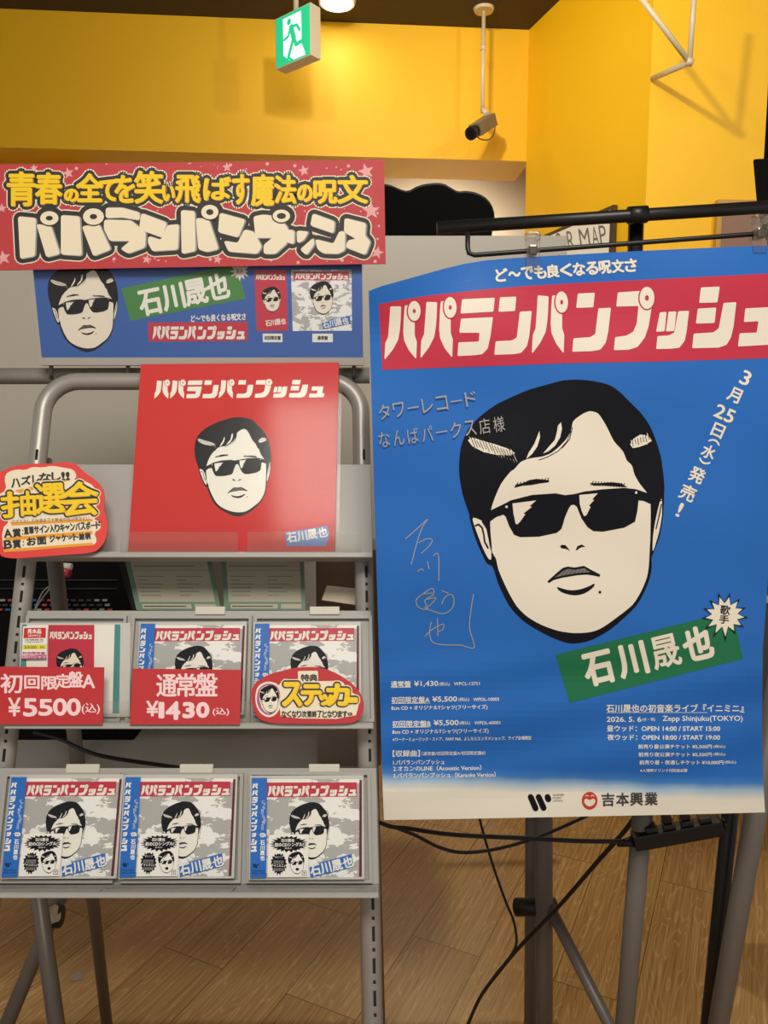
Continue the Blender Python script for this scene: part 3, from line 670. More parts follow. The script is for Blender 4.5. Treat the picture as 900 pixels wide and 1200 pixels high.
# the sticker offer card
def p5(P): return [(280+x/5.294, 700+y/5.294) for x, y in P]
def pcx(x, y): return p5([(x, y)])[0]
o_st = OC-.007
stc = thing('offer_card', RP.hit(360, 846, o_st), 'red cut-out card with fat yellow katakana and small portrait', 'shop card')
shape = chaikin(p5([(75, 640), (78, 570), (110, 520), (190, 475), (270, 455), (350, 435), (480, 430), (560, 450), (640, 490), (710, 540), (760, 600), (778, 660), (765, 730), (730, 775), (640, 785), (400, 785), (200, 782), (110, 755)]), 2)
prism('card', shape, RP, o_st, .0012, M_CARD, stc)
a = Art(); mpS = RP.mapper(o_st)
a.poly(chaikin(p5([(100, 610), (115, 550), (170, 520), (235, 530), (268, 580), (265, 660), (240, 720), (190, 750), (135, 725), (105, 670)]), 2), M_CREAM, 1)
a.poly(chaikin(p5([(110, 612), (125, 560), (172, 532), (230, 542), (257, 585), (254, 655), (230, 710), (188, 736), (142, 713), (115, 668)]), 2), mat('violet wash', (176, 84, 140), .6), 2)
_q3 = fit(128, 545, 250, 720); a.poly(chaikin([pcx(x, y) for x, y in [(124, 620), (128, 570), (180, 540), (240, 560), (255, 620), (245, 690), (195, 728), (145, 700)]], 1), M_CREAM, 3)
portrait(a, lambda x, y: pcx(*_q3(x, y)), 4); a.build('portrait', mpS, stc)
a = Art()
a.poly(rounded(p5([(365, 458), (490, 455), (492, 520), (368, 525)]), 2), M_PASTE, 1)
a.text('特', cc(*pcx(385, 478), *pcx(436, 520)), M_CHAR, 4, .35, 6); a.text('典', cc(*pcx(438, 478), *pcx(486, 520)), M_CHAR, 4, .35, 6)
a.poly(chaikin(p5([(240, 500), (400, 520), (560, 520), (640, 515), (670, 570), (750, 620), (745, 660), (720, 755), (260, 750), (255, 700)]), 1), M_PASTE, 1)
for ch, b in zip('ステッカー', [(272, 530, 385, 672), (390, 545, 505, 665), (500, 605, 575, 665), (545, 540, 680, 668), (680, 625, 728, 648)]):
    pop(a, ch, *pcx(b[0], b[1]), *pcx(b[2], b[3]), 3, 4.6, 3.4, M_YELLOW, 1.3)
for i, ch in enumerate('なくなり次第終了となります。'): a.text(ch, rotq(*pcx(280+i*31.5, 724), 5.4, 7.5 if i not in (13,) else 3, 0), M_CHAR, 8, .25, 4)
a.build('lettering', mpS, stc)

# the prize draw card on the upper shelf
def d5(P): return [(x/5.0, 420+y/5.0) for x, y in P]
o_d = .059
drw = thing('prize_draw_card', RP.hit(60, 652, o_d), 'red cloud shaped prize draw card with yellow lettering on the top shelf', 'shop card')
shape = chaikin(d5([(-30, 690), (0, 665), (80, 630), (200, 615), (300, 618), (390, 605), (450, 620), (490, 665), (560, 710), (605, 760), (615, 830), (605, 880), (635, 960), (625, 1050), (590, 1110), (540, 1140), (400, 1150), (200, 1165), (60, 1175), (-20, 1150), (-40, 900)]), 2)
prism('card', shape, RP, o_d, .0015, M_TAGRED, drw)
a = Art(); mpD = RP.mapper(o_d)
a.poly(chaikin(d5([(25, 700), (45, 665), (100, 650), (150, 655), (190, 635), (250, 640), (300, 628), (370, 640), (430, 650), (452, 690), (430, 715), (520, 720), (590, 800), (560, 860), (580, 920), (545, 940), (590, 960), (590, 1000), (550, 1020), (570, 1070), (550, 1095), (350, 1110), (120, 1130), (20, 1135), (10, 1000), (60, 950), (0, 860), (-10, 800), (40, 770)]), 1), M_PASTE, 1)
for q in ([(85, 775), (360, 710), (420, 712), (120, 790)], [(60, 960), (540, 940), (545, 955), (70, 980)], [(30, 1050), (540, 1010), (545, 1030), (35, 1070)], [(20, 1120), (540, 1080), (550, 1095), (25, 1136)]): a.poly(d5(q), M_ORANGE, 2)
for ch, b in zip('ハズレなし!!', [(68, 705, 118, 755), (125, 690, 180, 740), (192, 685, 230, 735), (232, 672, 300, 725), (305, 668, 355, 715), (362, 668, 380, 715), (388, 668, 408, 712)]): a.text(ch, d5(rotq((b[0]+b[2])/2, (b[1]+b[3])/2, b[2]-b[0], b[3]-b[1], -4)), M_CHAR, 4, .5, 6)
for ch, b in (('扌', (10, 785, 110, 930)), ('由', (125, 780, 205, 920)), ('選', (210, 735, 375, 905)), ('会', (360, 725, 575, 920))):
    pop(a, ch, *d5([(b[0], b[1])])[0], *d5([(b[2], b[3])])[0], 4, 4.4, 3.2, M_YELLOW, .9, -3)
for i in range(20): a.text('はずれなしの抽選会です開催中当店限定くじ'[i], d5(rotq(80+i*23, 957-i*1.0, 18, 20, 0)), M_LIP, 4)
def wr(t, x0, x1, y0, y1, h, b):
    for i, ch in enumerate(t):
        u = (i+.5)/len(t); a.text(ch, d5(rotq(x0+(x1-x0)*u, y0+(y1-y0)*u, (x1-x0)/len(t)*.86, h*(.5 if ch in 'ーャッ' else 1)*(.2 if ch == 'ー' else 1), -5)), M_CHAR, 4, b, 6)
wr('A賞', 22, 125, 1028, 1020, 46, .55); wr('直筆サイン入りキャンバスボード', 140, 592, 1010, 975, 42, .4)
wr('B賞', 22, 125, 1092, 1085, 46, .55); wr('お面', 155, 275, 1075, 1066, 44, .5); wr('ジャケット絵柄', 290, 532, 1058, 1040, 38, .4)
for x, y in ((134, 1010), (134, 1030), (138, 1075), (138, 1095)): a.poly(d5(ell(x, y, 4, 4, 8)), M_CHAR, 4)
a.build('lettering', mpD, drw)

# ------------------------------------------------------------------ the red canvas board
o_b = .030
brd = thing('canvas_board', RP.hit(272, 646, o_b), 'large red canvas board with portrait of man in sunglasses, in clear bag', 'canvas board')
prism('canvas', [(165, 427), (397, 424.5), (392, 646), (150, 646)], RP, o_b, .011, M_BOARD, brd)
mpB = RP.mapper(o_b)
a = Art(); title(a, strip(181, 380, 446, 467, 445, 465.5), M_WHITE, M_BOARD, 2); a.build('title_lettering', mpB, brd)
a = Art(); portrait(a, fit(228, 489, 318, 605), 2, skin=M_WHITE); a.build('portrait', mpB, brd)
a = Art(); a.poly([(334, 624), (384, 616), (386, 628), (382, 640), (336, 640)], M_OBI, 2)
for ch, x, y in zip(NAME, (342, 354, 366, 378), (630, 628, 626, 624)): a.text(ch, rotq(x, y, 11, 11, -9), M_WHITE, 3, .35, 6)
a.build('name_plate', mpB, brd)
prism('clear_bag', [(162, 425), (401, 424), (397, 648), (147, 648)], RP, o_b+.003, .0004, M_SLEEVE, brd)

# ------------------------------------------------------------------ header sign and hand painted banner over the rack
HP = Plane((0, 1.165, 1.5), (1, 0, 0), (0, 0, 1))
hdr = thing('header_sign', HP.hit(236, 428), 'blue header sign with portrait and two small covers, under the painted banner', 'sign')
prism('sign_sheet', [(36, 290), (424, 288), (425.5, 421), (49, 421)], HP, 0, .002, M_HBLUE, hdr)
mpH = HP.mapper(0)
a = Art(); portrait(a, fit(56, 304, 138.5, 412.5), 2, True, ink=M_INK); a.build('portrait', mpH, hdr)
a = Art(); a.poly([(142, 338), (277, 309), (288, 350), (153, 376)], M_HGREEN, 1)
for ch, x, y in zip(NAME, (176, 203, 229.5, 255), (354, 348, 342, 336)): a.text(ch, rotq(x, y, 25, 29, -11.5), M_WHITE, 2, 1.1, 8)
a.poly(burst(281, 318, 11, 11, 12, .6), M_CREAM, 3); a.text('歌手', rotq(281, 318, 8, 5, 0), M_INK, 4)
a.build('name_plate', mpH, hdr)
a = Art(); a.poly([(173, 378), (290, 377), (290, 399.5), (174.5, 400.5)], M_RED, 1); title(a, strip(179, 287, 382.5, 397.5), M_WHITE, M_RED, 2)
a.line('ど〜でも良くなる呪文さ', 224, 288, 377-3.5, 371, 8, M_WHITE, 2, .3); a.build('title_band', mpH, hdr)
a = Art(); a.poly([(298, 316), (335.6, 316), (337.6, 387.5), (301, 388)], M_RED, 1); title(a, strip(300, 334, 322, 328), M_WHITE, M_RED, 2); portrait(a, fit(306.5, 336, 329, 366), 2, False)
for ch, x in zip(NAME, (314, 320, 326, 332)): a.text(ch, rotq(x, 379-(x-314)*.14, 5.6, 6.6, -8), M_WHITE, 2, .2, 4)
a.build('red_cover_picture', mpH, hdr)
a = Art(); a.poly([(341, 316), (412, 316), (412.6, 387.5), (343, 388)], M_CLOUDS, 1); a.poly([(344, 318.5), (409, 318.5), (409, 328.5), (344, 328.5)], M_RED, 2); title(a, strip(346, 408, 320.5, 327.5), M_WHITE, M_RED, 3); portrait(a, fit(363, 329.5, 391, 369), 2, False)
a.poly([(377, 377), (410, 370), (411, 379), (378.5, 386)], M_OBI, 7)
for ch, x in zip(NAME, (382, 389.5, 397, 404.5)): a.text(ch, rotq(x, 380.5-(x-382)*.2, 7, 8, -12), M_WHITE, 8, .25, 4)
a.build('clouded_cover_picture', mpH, hdr)
a = Art(); a.poly(box4(308, 391, 331, 401), M_WHITE, 1); a.line('初回限定盤', 310, 329, 396, 396, 4.6, M_INK, 2, .15); a.build('caption_label', mpH, hdr)
a = Art(); a.poly(box4(366, 391, 390, 401), M_WHITE, 1); a.line('通常盤', 372, 384, 396, 396, 4.6, M_INK, 2, .15); a.build('caption_label', mpH, hdr)
prism('clear_sleeve', [(30, 292), (428, 290), (429, 424), (44, 424)], HP, .006, .0008, M_HOLD, hdr)
prism('holder_strip', [(46, 419), (426, 419), (426, 428), (46, 428)], HP, .009, .016, M_STEEL, hdr)
for x in (60, 150, 415): tube('holder_stem', [HP.hit(x, 427, -.002), HP.hit(x, 444, -.01)], .003, M_DTUBE, hdr)

BP = Plane((0, 1.150, 1.5), (1, 0, 0), (0, 0, 1)); mpN = BP.mapper(0)
ban = thing('painted_banner', BP.hit(220, 314), 'long red hand painted banner with yellow and cream bubble lettering', 'banner')
prism('banner_board', [(-22, 193), (450, 187), (452, 309), (-22, 317)], BP, 0, .003, M_BANNER, ban)
def za(P): return [(x/3.913, 180+y/3.913) for x, y in P]
def zb(P): return [(220+x/3.75, 180+y/3.75) for x, y in P]
big = [za(P) for P in ([(85, 290), (165, 298), (160, 470), (95, 482)], [(170, 325), (235, 335), (275, 460), (215, 475)], [(282, 284), (365, 290), (375, 468), (282, 462)], [(378, 335), (455, 325), (508, 440), (430, 470)],
    [(487, 250), (560, 250), (640, 272), (640, 305), (560, 292), (487, 295)], [(480, 305), (600, 308), (668, 362), (665, 430), (590, 458), (555, 438), (600, 400), (505, 400), (478, 345)],
    [(650, 275), (765, 318), (745, 385), (640, 347)], [(682, 380), (738, 398), (770, 330), (820, 326), (815, 440), (700, 447), (680, 410)])]
big += [zb(P) for P in ([(-28, 250), (30, 255), (34, 428), (-25, 440)], [(38, 285), (92, 290), (135, 420), (85, 432), (48, 420)], [(142, 262), (252, 292), (222, 368), (135, 345)], [(160, 385), (220, 395), (250, 335), (290, 345), (325, 410), (305, 440), (180, 430)],
    [(290, 278), (330, 270), (400, 278), (440, 330), (435, 395), (385, 440), (335, 440), (335, 402), (375, 370), (300, 370)], [(438, 335), (468, 340), (466, 398), (433, 388)], [(480, 340), (530, 345), (508, 382), (482, 393)], [(495, 422), (552, 372), (556, 400), (522, 446)],
    [(550, 265), (645, 300), (640, 350), (540, 316)], [(562, 378), (640, 398), (668, 342), (690, 345), (690, 425), (660, 440), (595, 438), (570, 418)], [(690, 285), (782, 308), (778, 362), (802, 388), (780, 445), (695, 412), (705, 382), (742, 376), (688, 345)])]
big = [rounded(P, 3) for P in big]
rings = [(za(ell(228, 297, 42, 32)), za(ell(228, 297, 16, 11))), (za(ell(430, 290, 48, 38)), za(ell(430, 290, 17, 12))), (zb(ell(98, 258, 38, 32)), zb(ell(98, 258, 16, 13))), (zb(ell(412, 275, 38, 28)), zb(ell(412, 275, 20, 13)))]
rg = [r[0] for r in rings]
small = list(zip('青春の全てを笑い飛ばす魔法の呪文', [(9, 202, 41, 241), (42, 203, 72, 239), (76, 222, 91, 236), (90, 204, 120, 236), (117, 211, 137, 235), (135, 206, 157, 237), (158, 201, 190, 238), (191, 218, 204, 235), (206, 206, 234, 237), (239, 208, 270, 234), (273, 205, 291, 239), (295, 205, 320, 241), (322, 206, 346, 238), (349, 217, 365, 236), (368, 212, 394, 238), (396, 206, 430, 238)]))
a = Art()
R = random.Random(4)
for x, y, r in ((40, 197, 5), (80, 203, 7), (266, 196, 6), (356, 200, 7), (429, 201, 10), (435, 247, 11), (442, 296, 8), (172, 304, 6), (255, 304, 6), (4, 302, 9), (2, 244, 6)):
    t_ = Art(); t_.poly(star(x, y, r, R.uniform(-.3, .3)), M_PINK, 1); t_.build('painted_star', mpN, ban)
for i in range(60):
    x = R.uniform(2, 446); y = R.choice([R.uniform(191, 199), R.uniform(303, 308), R.uniform(243, 250)]); r = R.choice([.5, .7, 1.0, 2.0]); a.poly(ell(x, y, r, r, 9), M_PINK, 1)
for y in (250, 265, 280, 296): a.poly(ell(444-abs(y-265)*.1, y, 1.4, 1.4, 9), M_PINK, 1)
a.build('painted_dots', mpN, ban)['kind'] = 'stuff'
a = Art()
a.fat(big+rg, 7.4, M_PASTE, 2, 16); a.fat(big+rg, 6.0, M_CHAR, 4, 16)
a.fat(big, 1.0, M_SHADE, 5, 8, (1.2, .2)); a.fat(big, .4, M_PASTE, 6, 6)
for P, h in rings: a.fat([P], 1.6, M_CHAR, 7, 8); a.poly(P, M_PASTE, 8); a.poly(h, M_CHAR, 9)
a.build('cream_lettering', mpN, ban)
a = Art()
for ch, b in small: pop(a, ch, *b, 2, 6.4, 5.1, M_YELLOW, 1.0)
a.build('yellow_lettering', mpN, ban)

# ------------------------------------------------------------------ the big poster on its stand
PP = Plane((0, .965, 1.3), (1, 0, 0), (0, .035, 1))
def sm(t): t = max(0.0, min(1.0, t)); return t*t*(3-2*t)
def pd(x, y):
    """depth of the curled, rippled sheet off its plane (towards the viewer is negative)"""
    d = -.022*sm((560-x)/130)*sm((400-y)/95)
    d += -.016*sm((500-x)/70)*sm((y-780)/150)
    d += .010*sm((x-860)/50)*sm((y-420)/300)
    d += 0.0016*math.sin(y/11+x/60)*sm((y-740)/60)*sm((950-y)/40)
    d += .0013*math.sin(y/23-x/90)+.0009*math.sin(y/37+x/41)
    d += .003*math.sin((x-440)/150)
    return d
def mpP(x, y, o):
    P = PP.hit(x, y); r = (P-CAMP).normalized()
    return P + r*pd(x, y) - r*(o*2)
pos = thing('promotional_poster', PP.hit(665, 956), 'large blue poster with portrait of man in sunglasses, hanging from black rail', 'poster')
CUT = 8.0
a = Art()
a.poly([(432, 341), (448, 335), (470, 329), (495, 322), (520, 315), (545, 309), (570, 305), (600, 302.5), (650, 299.5), (750, 294), (850, 289.5), (916, 287), (911, 420), (905, 560), (900, 680), (894, 760), (893, 850), (894, 905), (896.5, 952), (800, 954.5), (650, 957.5), (520, 960), (450, 961), (447.5, 900), (444, 760), (438, 560), (434, 420)], M_POSTER, 0)
a.build('paper_sheet', mpP, pos, CUT, .0004)
a = Art(); a.poly([(444, 356.5), (470, 351.5), (500, 346.5), (555, 340.5), (610, 335.5), (670, 332), (780, 326.5), (912, 320), (909, 419.5), (780, 423.5), (670, 425.5), (560, 429.5), (448, 433.5)], M_RED, 1)
bnd = a.build('title_band', mpP, pos, CUT)
def ptl(u, v):
    x = TX0+u*(TX1-TX0); t, b = lerp(_T, x), lerp(_B, x); return (x, t+(b-t)*v)
a = Art(); title(a, ptl, M_CREAM, M_RED, 2); a.build('title_lettering', mpP, bnd, CUT)
a = Art(); portrait(a, lambda x, y: (x, y), 2); a.build('portrait', mpP, pos, CUT)
def q6(P): return [(640+x/3.4615, 690+y/3.4615) for x, y in P]
a = Art(); a.poly(q6([(38, 268), (757, 90), (798, 285), (95, 463)]), M_GREEN, 1)
npl = a.build('name_plate', mpP, pos, CUT)
a = Art()
for ch, x, y in zip(NAME, (212, 349, 484, 614), (322, 288, 254, 222)): a.text(ch, q6(rotq(x, y, 112, 128, -13.5)), M_CREAM, 3, .85 if ch == '晟' else 1.6, 10)
a.build('name_lettering', mpP, npl, CUT)
a = Art(); a.poly(q6(burst(725, 108, 104, 98, 13, .47, .12, 8, .1)), M_INK, 7); a.poly(q6(burst(725, 108, 84, 78, 13, .6, .10, 8, .1)), M_CREAM, 8)
a.text('歌', q6(rotq(727, 86, 40, 38, 6)), M_INK, 9, .25, 4); a.text('手', q6(rotq(722, 124, 38, 34, 6)), M_INK, 9, .25, 4); a.build('singer_starburst', mpP, pos, CUT)
a = Art()
def e2(x, y): return (430+x/1.9149, 280+y/1.9149)
for i, ch in enumerate('ど〜でも良くなる呪文さ'):
    u = i/10; x, y = e2(302+290*u, 81-22*u); s_ = (13.5, 5.5 if ch == '〜' else 14.5); a.text(ch, rotq(x, y, s_[0], s_[1], -4), M_CREAM, 2, .7, 6)
for ch, x, y, wd, h in (('3', 850, 312, 20, 32), ('月', 825, 350, 28, 32), ('25', 803, 392, 44, 30), ('日', 788, 430, 26, 30), ('︵', 780, 455, 26, 9), ('水', 767, 478, 30, 30), ('︶', 757, 500, 26, 9), ('発', 741, 530, 34, 34), ('売', 720, 570, 34, 34), ('!', 702, 608, 8, 32)):
    cx_, cy_ = e2(x, y); a.text(ch, rotq(cx_, cy_, wd/1.915, h/1.915, 24), M_CREAM, 2, .45, 6)
def e7(x): return 440+x/3.75
def e7y(y): return 780+y/3.75
def L7(t, x0, x1, y, h, b=.22): b *= .55; a.line(t, e7(x0), e7(x1), e7y(y), e7y(y-1.5*(x1-x0)/120), h/3.75, M_WHITE, 2, b)
L7('通常盤', 68, 155, 82, 27, .35); L7('¥1,430', 170, 275, 81, 26, .3); L7('(税込)', 280, 327, 82, 18, .1); L7('WPCL-13751', 345, 458, 80, 14, .15)
L7('初回限定盤A', 70, 238, 152, 28, .3); L7('¥5,500', 250, 358, 149, 26, .3); L7('(税込)', 365, 412, 150, 18, .1); L7('WPDL-10005', 430, 543, 149, 14, .15)
L7('8cm CD + オリジナルTシャツ(フリーサイズ)', 70, 492, 188, 23)
L7('初回限定盤B', 74, 242, 257, 28, .3); L7('¥5,500', 256, 365, 253, 26, .3); L7('(税込)', 370, 415, 253, 18, .1); L7('WPDL-60001', 435, 548, 252, 14, .15)
L7('8cm CD + オリジナルTシャツ(フリーサイズ)', 74, 497, 293, 23); L7('※ワーナーミュージック・ストア、FANY Mall、よしもとエンタメショップ、ライブ会場限定', 76, 685, 325, 17, .15)
L7('【収録曲】', 76, 195, 387, 28, .3); L7('（通常盤/初回限定盤A/初回限定盤B）', 203, 483, 387, 17, .08)
L7('1.パパランパンプッシュ', 78, 303, 426, 21); L7('2.オカンのLINE（Acoustic Version）', 78, 465, 453, 24); L7('3.パパランパンプッシュ（Karaoke Version）', 78, 528, 484, 24)
for x0, x1, y in ((68, 155, 97), (70, 238, 167), (74, 242, 272)): a.stroke([(e7(x0), e7y(y)), (e7(x1), e7y(y-2))], .5, M_WHITE, 2, False)
def e8(x): return 680+x/4.0909
def e8y(y): return 810+y/4.0909
def L8(t, x0, x1, y, h, b=.22): b *= .6; a.line(t, e8(x0), e8(x1), e8y(y), e8y(y-.3), h/4.09, M_WHITE, 2, b)
L8('石川晟也の初音楽ライブ『イニミニ』', 125, 782, 82, 38, .35); L8('2026. 5. 6', 127, 292, 135, 24, .3); L8('(水・祝)', 298, 358, 136, 17, .1); L8('Zepp Shinjuku(TOKYO)', 395, 778, 134, 32, .22)
L8('昼ウッド：OPEN 14:00 / START 15:00', 128, 670, 179, 27, .28); L8('夜ウッド：OPEN 18:00 / START 19:00', 130, 670, 221, 27, .28)
L8('前売り昼公演チケット ¥5,500円', 278, 630, 266, 21, .2); L8('(税込)', 638, 695, 266, 16, .1); L8('前売り夜公演チケット ¥5,500円', 280, 630, 304, 21, .2); L8('(税込)', 638, 695, 303, 16, .1)
L8('前売り昼・夜通しチケット ¥10,000円', 284, 686, 342, 21, .2); L8('(税込)', 692, 747, 341, 16, .1); L8('※入場時ドリンク代別途必要', 287, 513, 380, 16, .12)
a.stroke([(e8(125), e8y(103)), (e8(788), e8y(102))], .5, M_WHITE, 2, False)
a.build('printed_lettering', mpP, pos)
a = Art()
for p0, p1, wd in (((682, 577), (704, 628), 26), ((717, 577), (739, 626), 26), ((756, 577), (760, 588), 26)): a.stroke([(e7(p0[0]), e7y(p0[1])), (e7(p1[0]), e7y(p1[1]))], wd/3.75, M_INK, 2)
for i, t in enumerate(('WARNER', 'MUSIC', 'JAPAN')): a.line(t, e7(779), e7((828, 818, 822)[i]), e7y(569+i*13.5), e7y(568+i*13.5), 2.3, M_GREYINK, 2)
a.build('label_logo', mpP, pos)
a = Art(); a.poly(ell(e8(45), e8y(525), 9.2, 10.4, 28), M_EMBLEM, 2)
a.poly(chaikin([(e8(x), e8y(y)) for x, y in [(18, 520), (30, 514), (45, 524), (60, 514), (73, 520), (70, 540), (46, 556), (22, 542)]], 2), M_CREAM, 3)
for x in (32, 58): a.stroke([(e8(x-7), e8y(503)), (e8(x), e8y(499)), (e8(x+7), e8y(503))], 1.0, M_CREAM, 3)
for ch, x in zip('吉本興業', (133, 203, 270, 340)): a.text(ch, rotq(e8(x), e8y(520-(x-133)*.02), 14.5, 15, -1), M_GREYINK, 2, .45, 6)
a.build('agency_logo', mpP, pos)
a = Art()
def hand(t, x0, x1, y0, y1, h):
    for i, ch in enumerate(t):
        u = (i+.5)/len(t); a.text(ch, rotq(x0+(x1-x0)*u, y0+(y1-y0)*u, (x1-x0)/len(t)*.78, (h if ch != 'ー' else 1.6), -9), M_SILVER, 10, -.1)
hand('タワーレコード', 442, 560, 484, 466, 17); hand('なんばパークス店様', 442, 593, 516, 496, 18)
a.build('silver_dedication', mpP, pos); a = Art()
def e5(P): return [(440+x/3.528, 440+y/3.528) for x, y in P]
for P in ([(125, 675), (165, 640), (215, 595), (195, 625), (175, 680), (148, 780)], [(180, 690), (215, 675), (235, 680), (222, 705), (190, 735)], [(175, 810), (190, 800), (198, 808)], [(215, 770), (222, 800)], [(240, 745), (255, 735), (262, 760), (262, 848)],
    [(200, 900), (235, 880), (240, 905), (205, 930), (215, 965), (180, 960), (168, 930), (195, 905), (235, 900)], [(215, 925), (250, 920), (225, 950), (205, 960), (240, 975), (280, 985), (315, 965), (325, 930), (312, 905), (285, 920), (275, 945)], [(275, 890), (300, 900)],
    [(205, 1078), (235, 1050), (280, 1028), (278, 1050), (262, 1058)], [(256, 1005), (258, 1075)], [(230, 1020), (224, 1070), (240, 1105), (290, 1114), (350, 1115), (408, 1125), (390, 1050), (392, 990), (405, 905)]):
    pp = [tuple(v)[:2] for v in smooth_path([(x, y, 0) for x, y in e5(P)], 5)]; a.stroke(pp, 1.1, M_SILVER, 2)
a.build('silver_signature', mpP, pos)

# stand that carries it
SPL = Plane((0, .985, 1.3), (1, 0, 0), (0, 0, 1))
stn = thing('poster_stand', Vector((SPL.hit(747, 300).x, 1.12, 0)), 'black and grey poster stand with long top rail and clear clips', 'poster stand')
tube('top_bar', [SPL.hit(512, 267.5, -.01), SPL.hit(1000, 236, -.01)], .0078, M_BLACK, stn, 16)
wire = [SPL.hit(548, 266, -.01), SPL.hit(548, 290, -.006), SPL.hit(549.5, 296.5, -.003), SPL.hit(556, 299, 0), SPL.hit(900, 273, 0), SPL.hit(985, 267, 0), SPL.hit(990, 262, -.002), SPL.hit(990, 238, -.01)]
tube('hanging_wire', wire, .0031, M_BLACK, stn, 10)
X = SPL.hit(747, 255, -.03).x
tube('upper_pole', [Vector((X, 1.02, SPL.hit(747, 247, -.03).z)), Vector((X+.006, 1.035, .98))], .0095, M_BLACK, stn)
tube('bar_joint', [SPL.hit(736, 252.5, -.012), SPL.hit(758, 251, -.012)], .0105, M_BLACK, stn)
pB0 = at(754, 940, 1.12); pB1 = at(732, 1200, 1.205); dB = (pB1-pB0); flr = pB0 + dB*((pB0.z)/(-dB.z))
tube('lower_pole', [pB0-dB*.4, flr], .0145, M_DTUBE, stn)
for k in range(3):
    an = math.radians(30+120*k); tube('foot', [flr+Vector((0, 0, .09)), flr+Vector((math.cos(an)*.3, math.sin(an)*.3, .012))], .010, M_DTUBE, stn)
def clip(px, py, label):
    t = thing('clear_clip', SPL.hit(px, py+22, .008), label, 'clip', 'clear clips on the poster rail')
    x, s = SPL.xs(px, py, .004)
    slab('jaw', SPL, x-.0085, x+.0085, s-.030, s+.012, .006, .010, M_ACRYL, t, .0015)
    slab('jaw', SPL, x-.0080, x+.0080, s-.028, s+.012, -.008, -.005, M_ACRYL, t, .0012)
    slab('spring', SPL, x-.005, x+.005, s-.012, s+.000, -.007, .0115, mat('spring steel', (120, 112, 100), .25, .9), t, .002)
    slab('hook', SPL, x-.009, x+.009, s+.006, s+.016, -.006, .012, M_ACRYL, t, .003)
clip(624, 288, 'clear plastic clip on poster rail near its free end'); clip(890, 268, 'clear plastic clip on poster rail beside black speaker')

# ------------------------------------------------------------------ pale partition and its legs behind the rack
PTN = Plane((0, 1.83, 1.3), (1, 0, 0), (0, 0, 1))
par = thing('grey_partition', (-.2, 1.83, 0), 'pale grey partition panel standing behind rack and poster', 'partition')
x1 = PTN.xs(665, 276)[0]; s1 = PTN.hit(300, 276).z
wbox('panel', (-1.6, 1.83, .62), (x1, 1.855, s1), M_PANEL, par, .002)
wbox('panel_seam', (-.49, 1.8265, .64), (-.483, 1.8299, s1-.01), M_STEEL, par)
tst = thing('tube_stand', at_z(640, 1290, 0), 'grey twin tube stand with diagonal brace behind poster', 'stand')
for px0, px1, Z, r in ((624, 622, 1.55, .0145), (637, 638, 1.42, .0165)):
    A_ = at(px0, 960, Z); B_ = at(px1, 1200, Z*1.075); d = B_-A_; foot = A_+d*(A_.z/(-d.z))
    tube('upright_tube', [A_-d*.35, foot], r, M_DTUBE, tst)
A_ = at(640, 1055, 1.46); B_ = at(716, 1205, 1.40); d = B_-A_
tube('diagonal_brace', [A_, A_+d*(A_.z/(-d.z))], .011, M_DTUBE, tst)
tube('brace_knob', [at(605, 1063, 1.50), at(650, 1063, 1.46)], .017, M_BLACK, tst)
for x in (-1.5, at(632, 1000, 1.84/.94).x):
    tube('support_leg', [Vector((x, 1.843, .66)), Vector((x, 1.843, 0))], .0118, M_DTUBE, par)

# grey post at the far right of the poster
pC0 = at(886, 950, 1.13); pC1 = at(842, 1200, 1.225); d = pC1-pC0; foot = pC0+d*(pC0.z/(-d.z))
post = thing('grey_post', foot, 'grey steel post standing on floor behind right edge of poster', 'post')
tube('post_tube', [pC0-d*.8, foot], .0155, M_DTUBE, post)
bm = bmesh.new(); add_tube(bm, [foot, foot+Vector((0, 0, .008)), foot+Vector((0, 0, .014))], [.06, .06, .03], 24); finish(bm, 'base_disc', M_DTUBE, post)

# black speaker on a pole at the right edge
sp0 = at(856, 950, 1.20); sp1 = at(830, 1200, 1.29); d = sp1-sp0; foot = sp0+d*(sp0.z/(-d.z))
spk = thing('speaker_stand', foot, 'black loudspeaker on a thin black pole at right of poster', 'speaker')
top = at(892, 282, 1.30)
tube('pole', [Vector((sp0.x-d.x*.75, sp0.y-d.y*.75, sp0.z-d.z*.75+0)), foot], .0125, M_BLACK, spk)
topp = sp0-d*.75
tube('extension', [topp, Vector((top.x+.035, topp.y+.02, top.z-.02))], .010, M_BLACK, spk)
bm = bmesh.new(); SPK = Plane(Vector((0, 1.30, 0)), (1, 0, 0), (0, 0, 1))
f = [SPK.hit(x, y) for x, y in ((882, 186), (1010, 178), (1010, 300), (905, 300), (892, 268), (886, 232))]
add_prism(bm, f, [p+Vector((.10, .16, .02)) for p in f]); bevel(bm, .004, 2); finish(bm, 'cabinet', M_BLACKM, spk)
f = SPK.hit(897, 120); wbox('bracket', (f.x+.045, 1.36, SPK.hit(900, 190).z), (f.x+.08, 1.39, HC), M_BLACKM, spk)
bm = bmesh.new(); add_tube(bm, [foot, foot+Vector((0, 0, .012)), foot+Vector((0, 0, .02))], [.11, .11, .03], 28); finish(bm, 'base_disc', M_BLACK, spk)

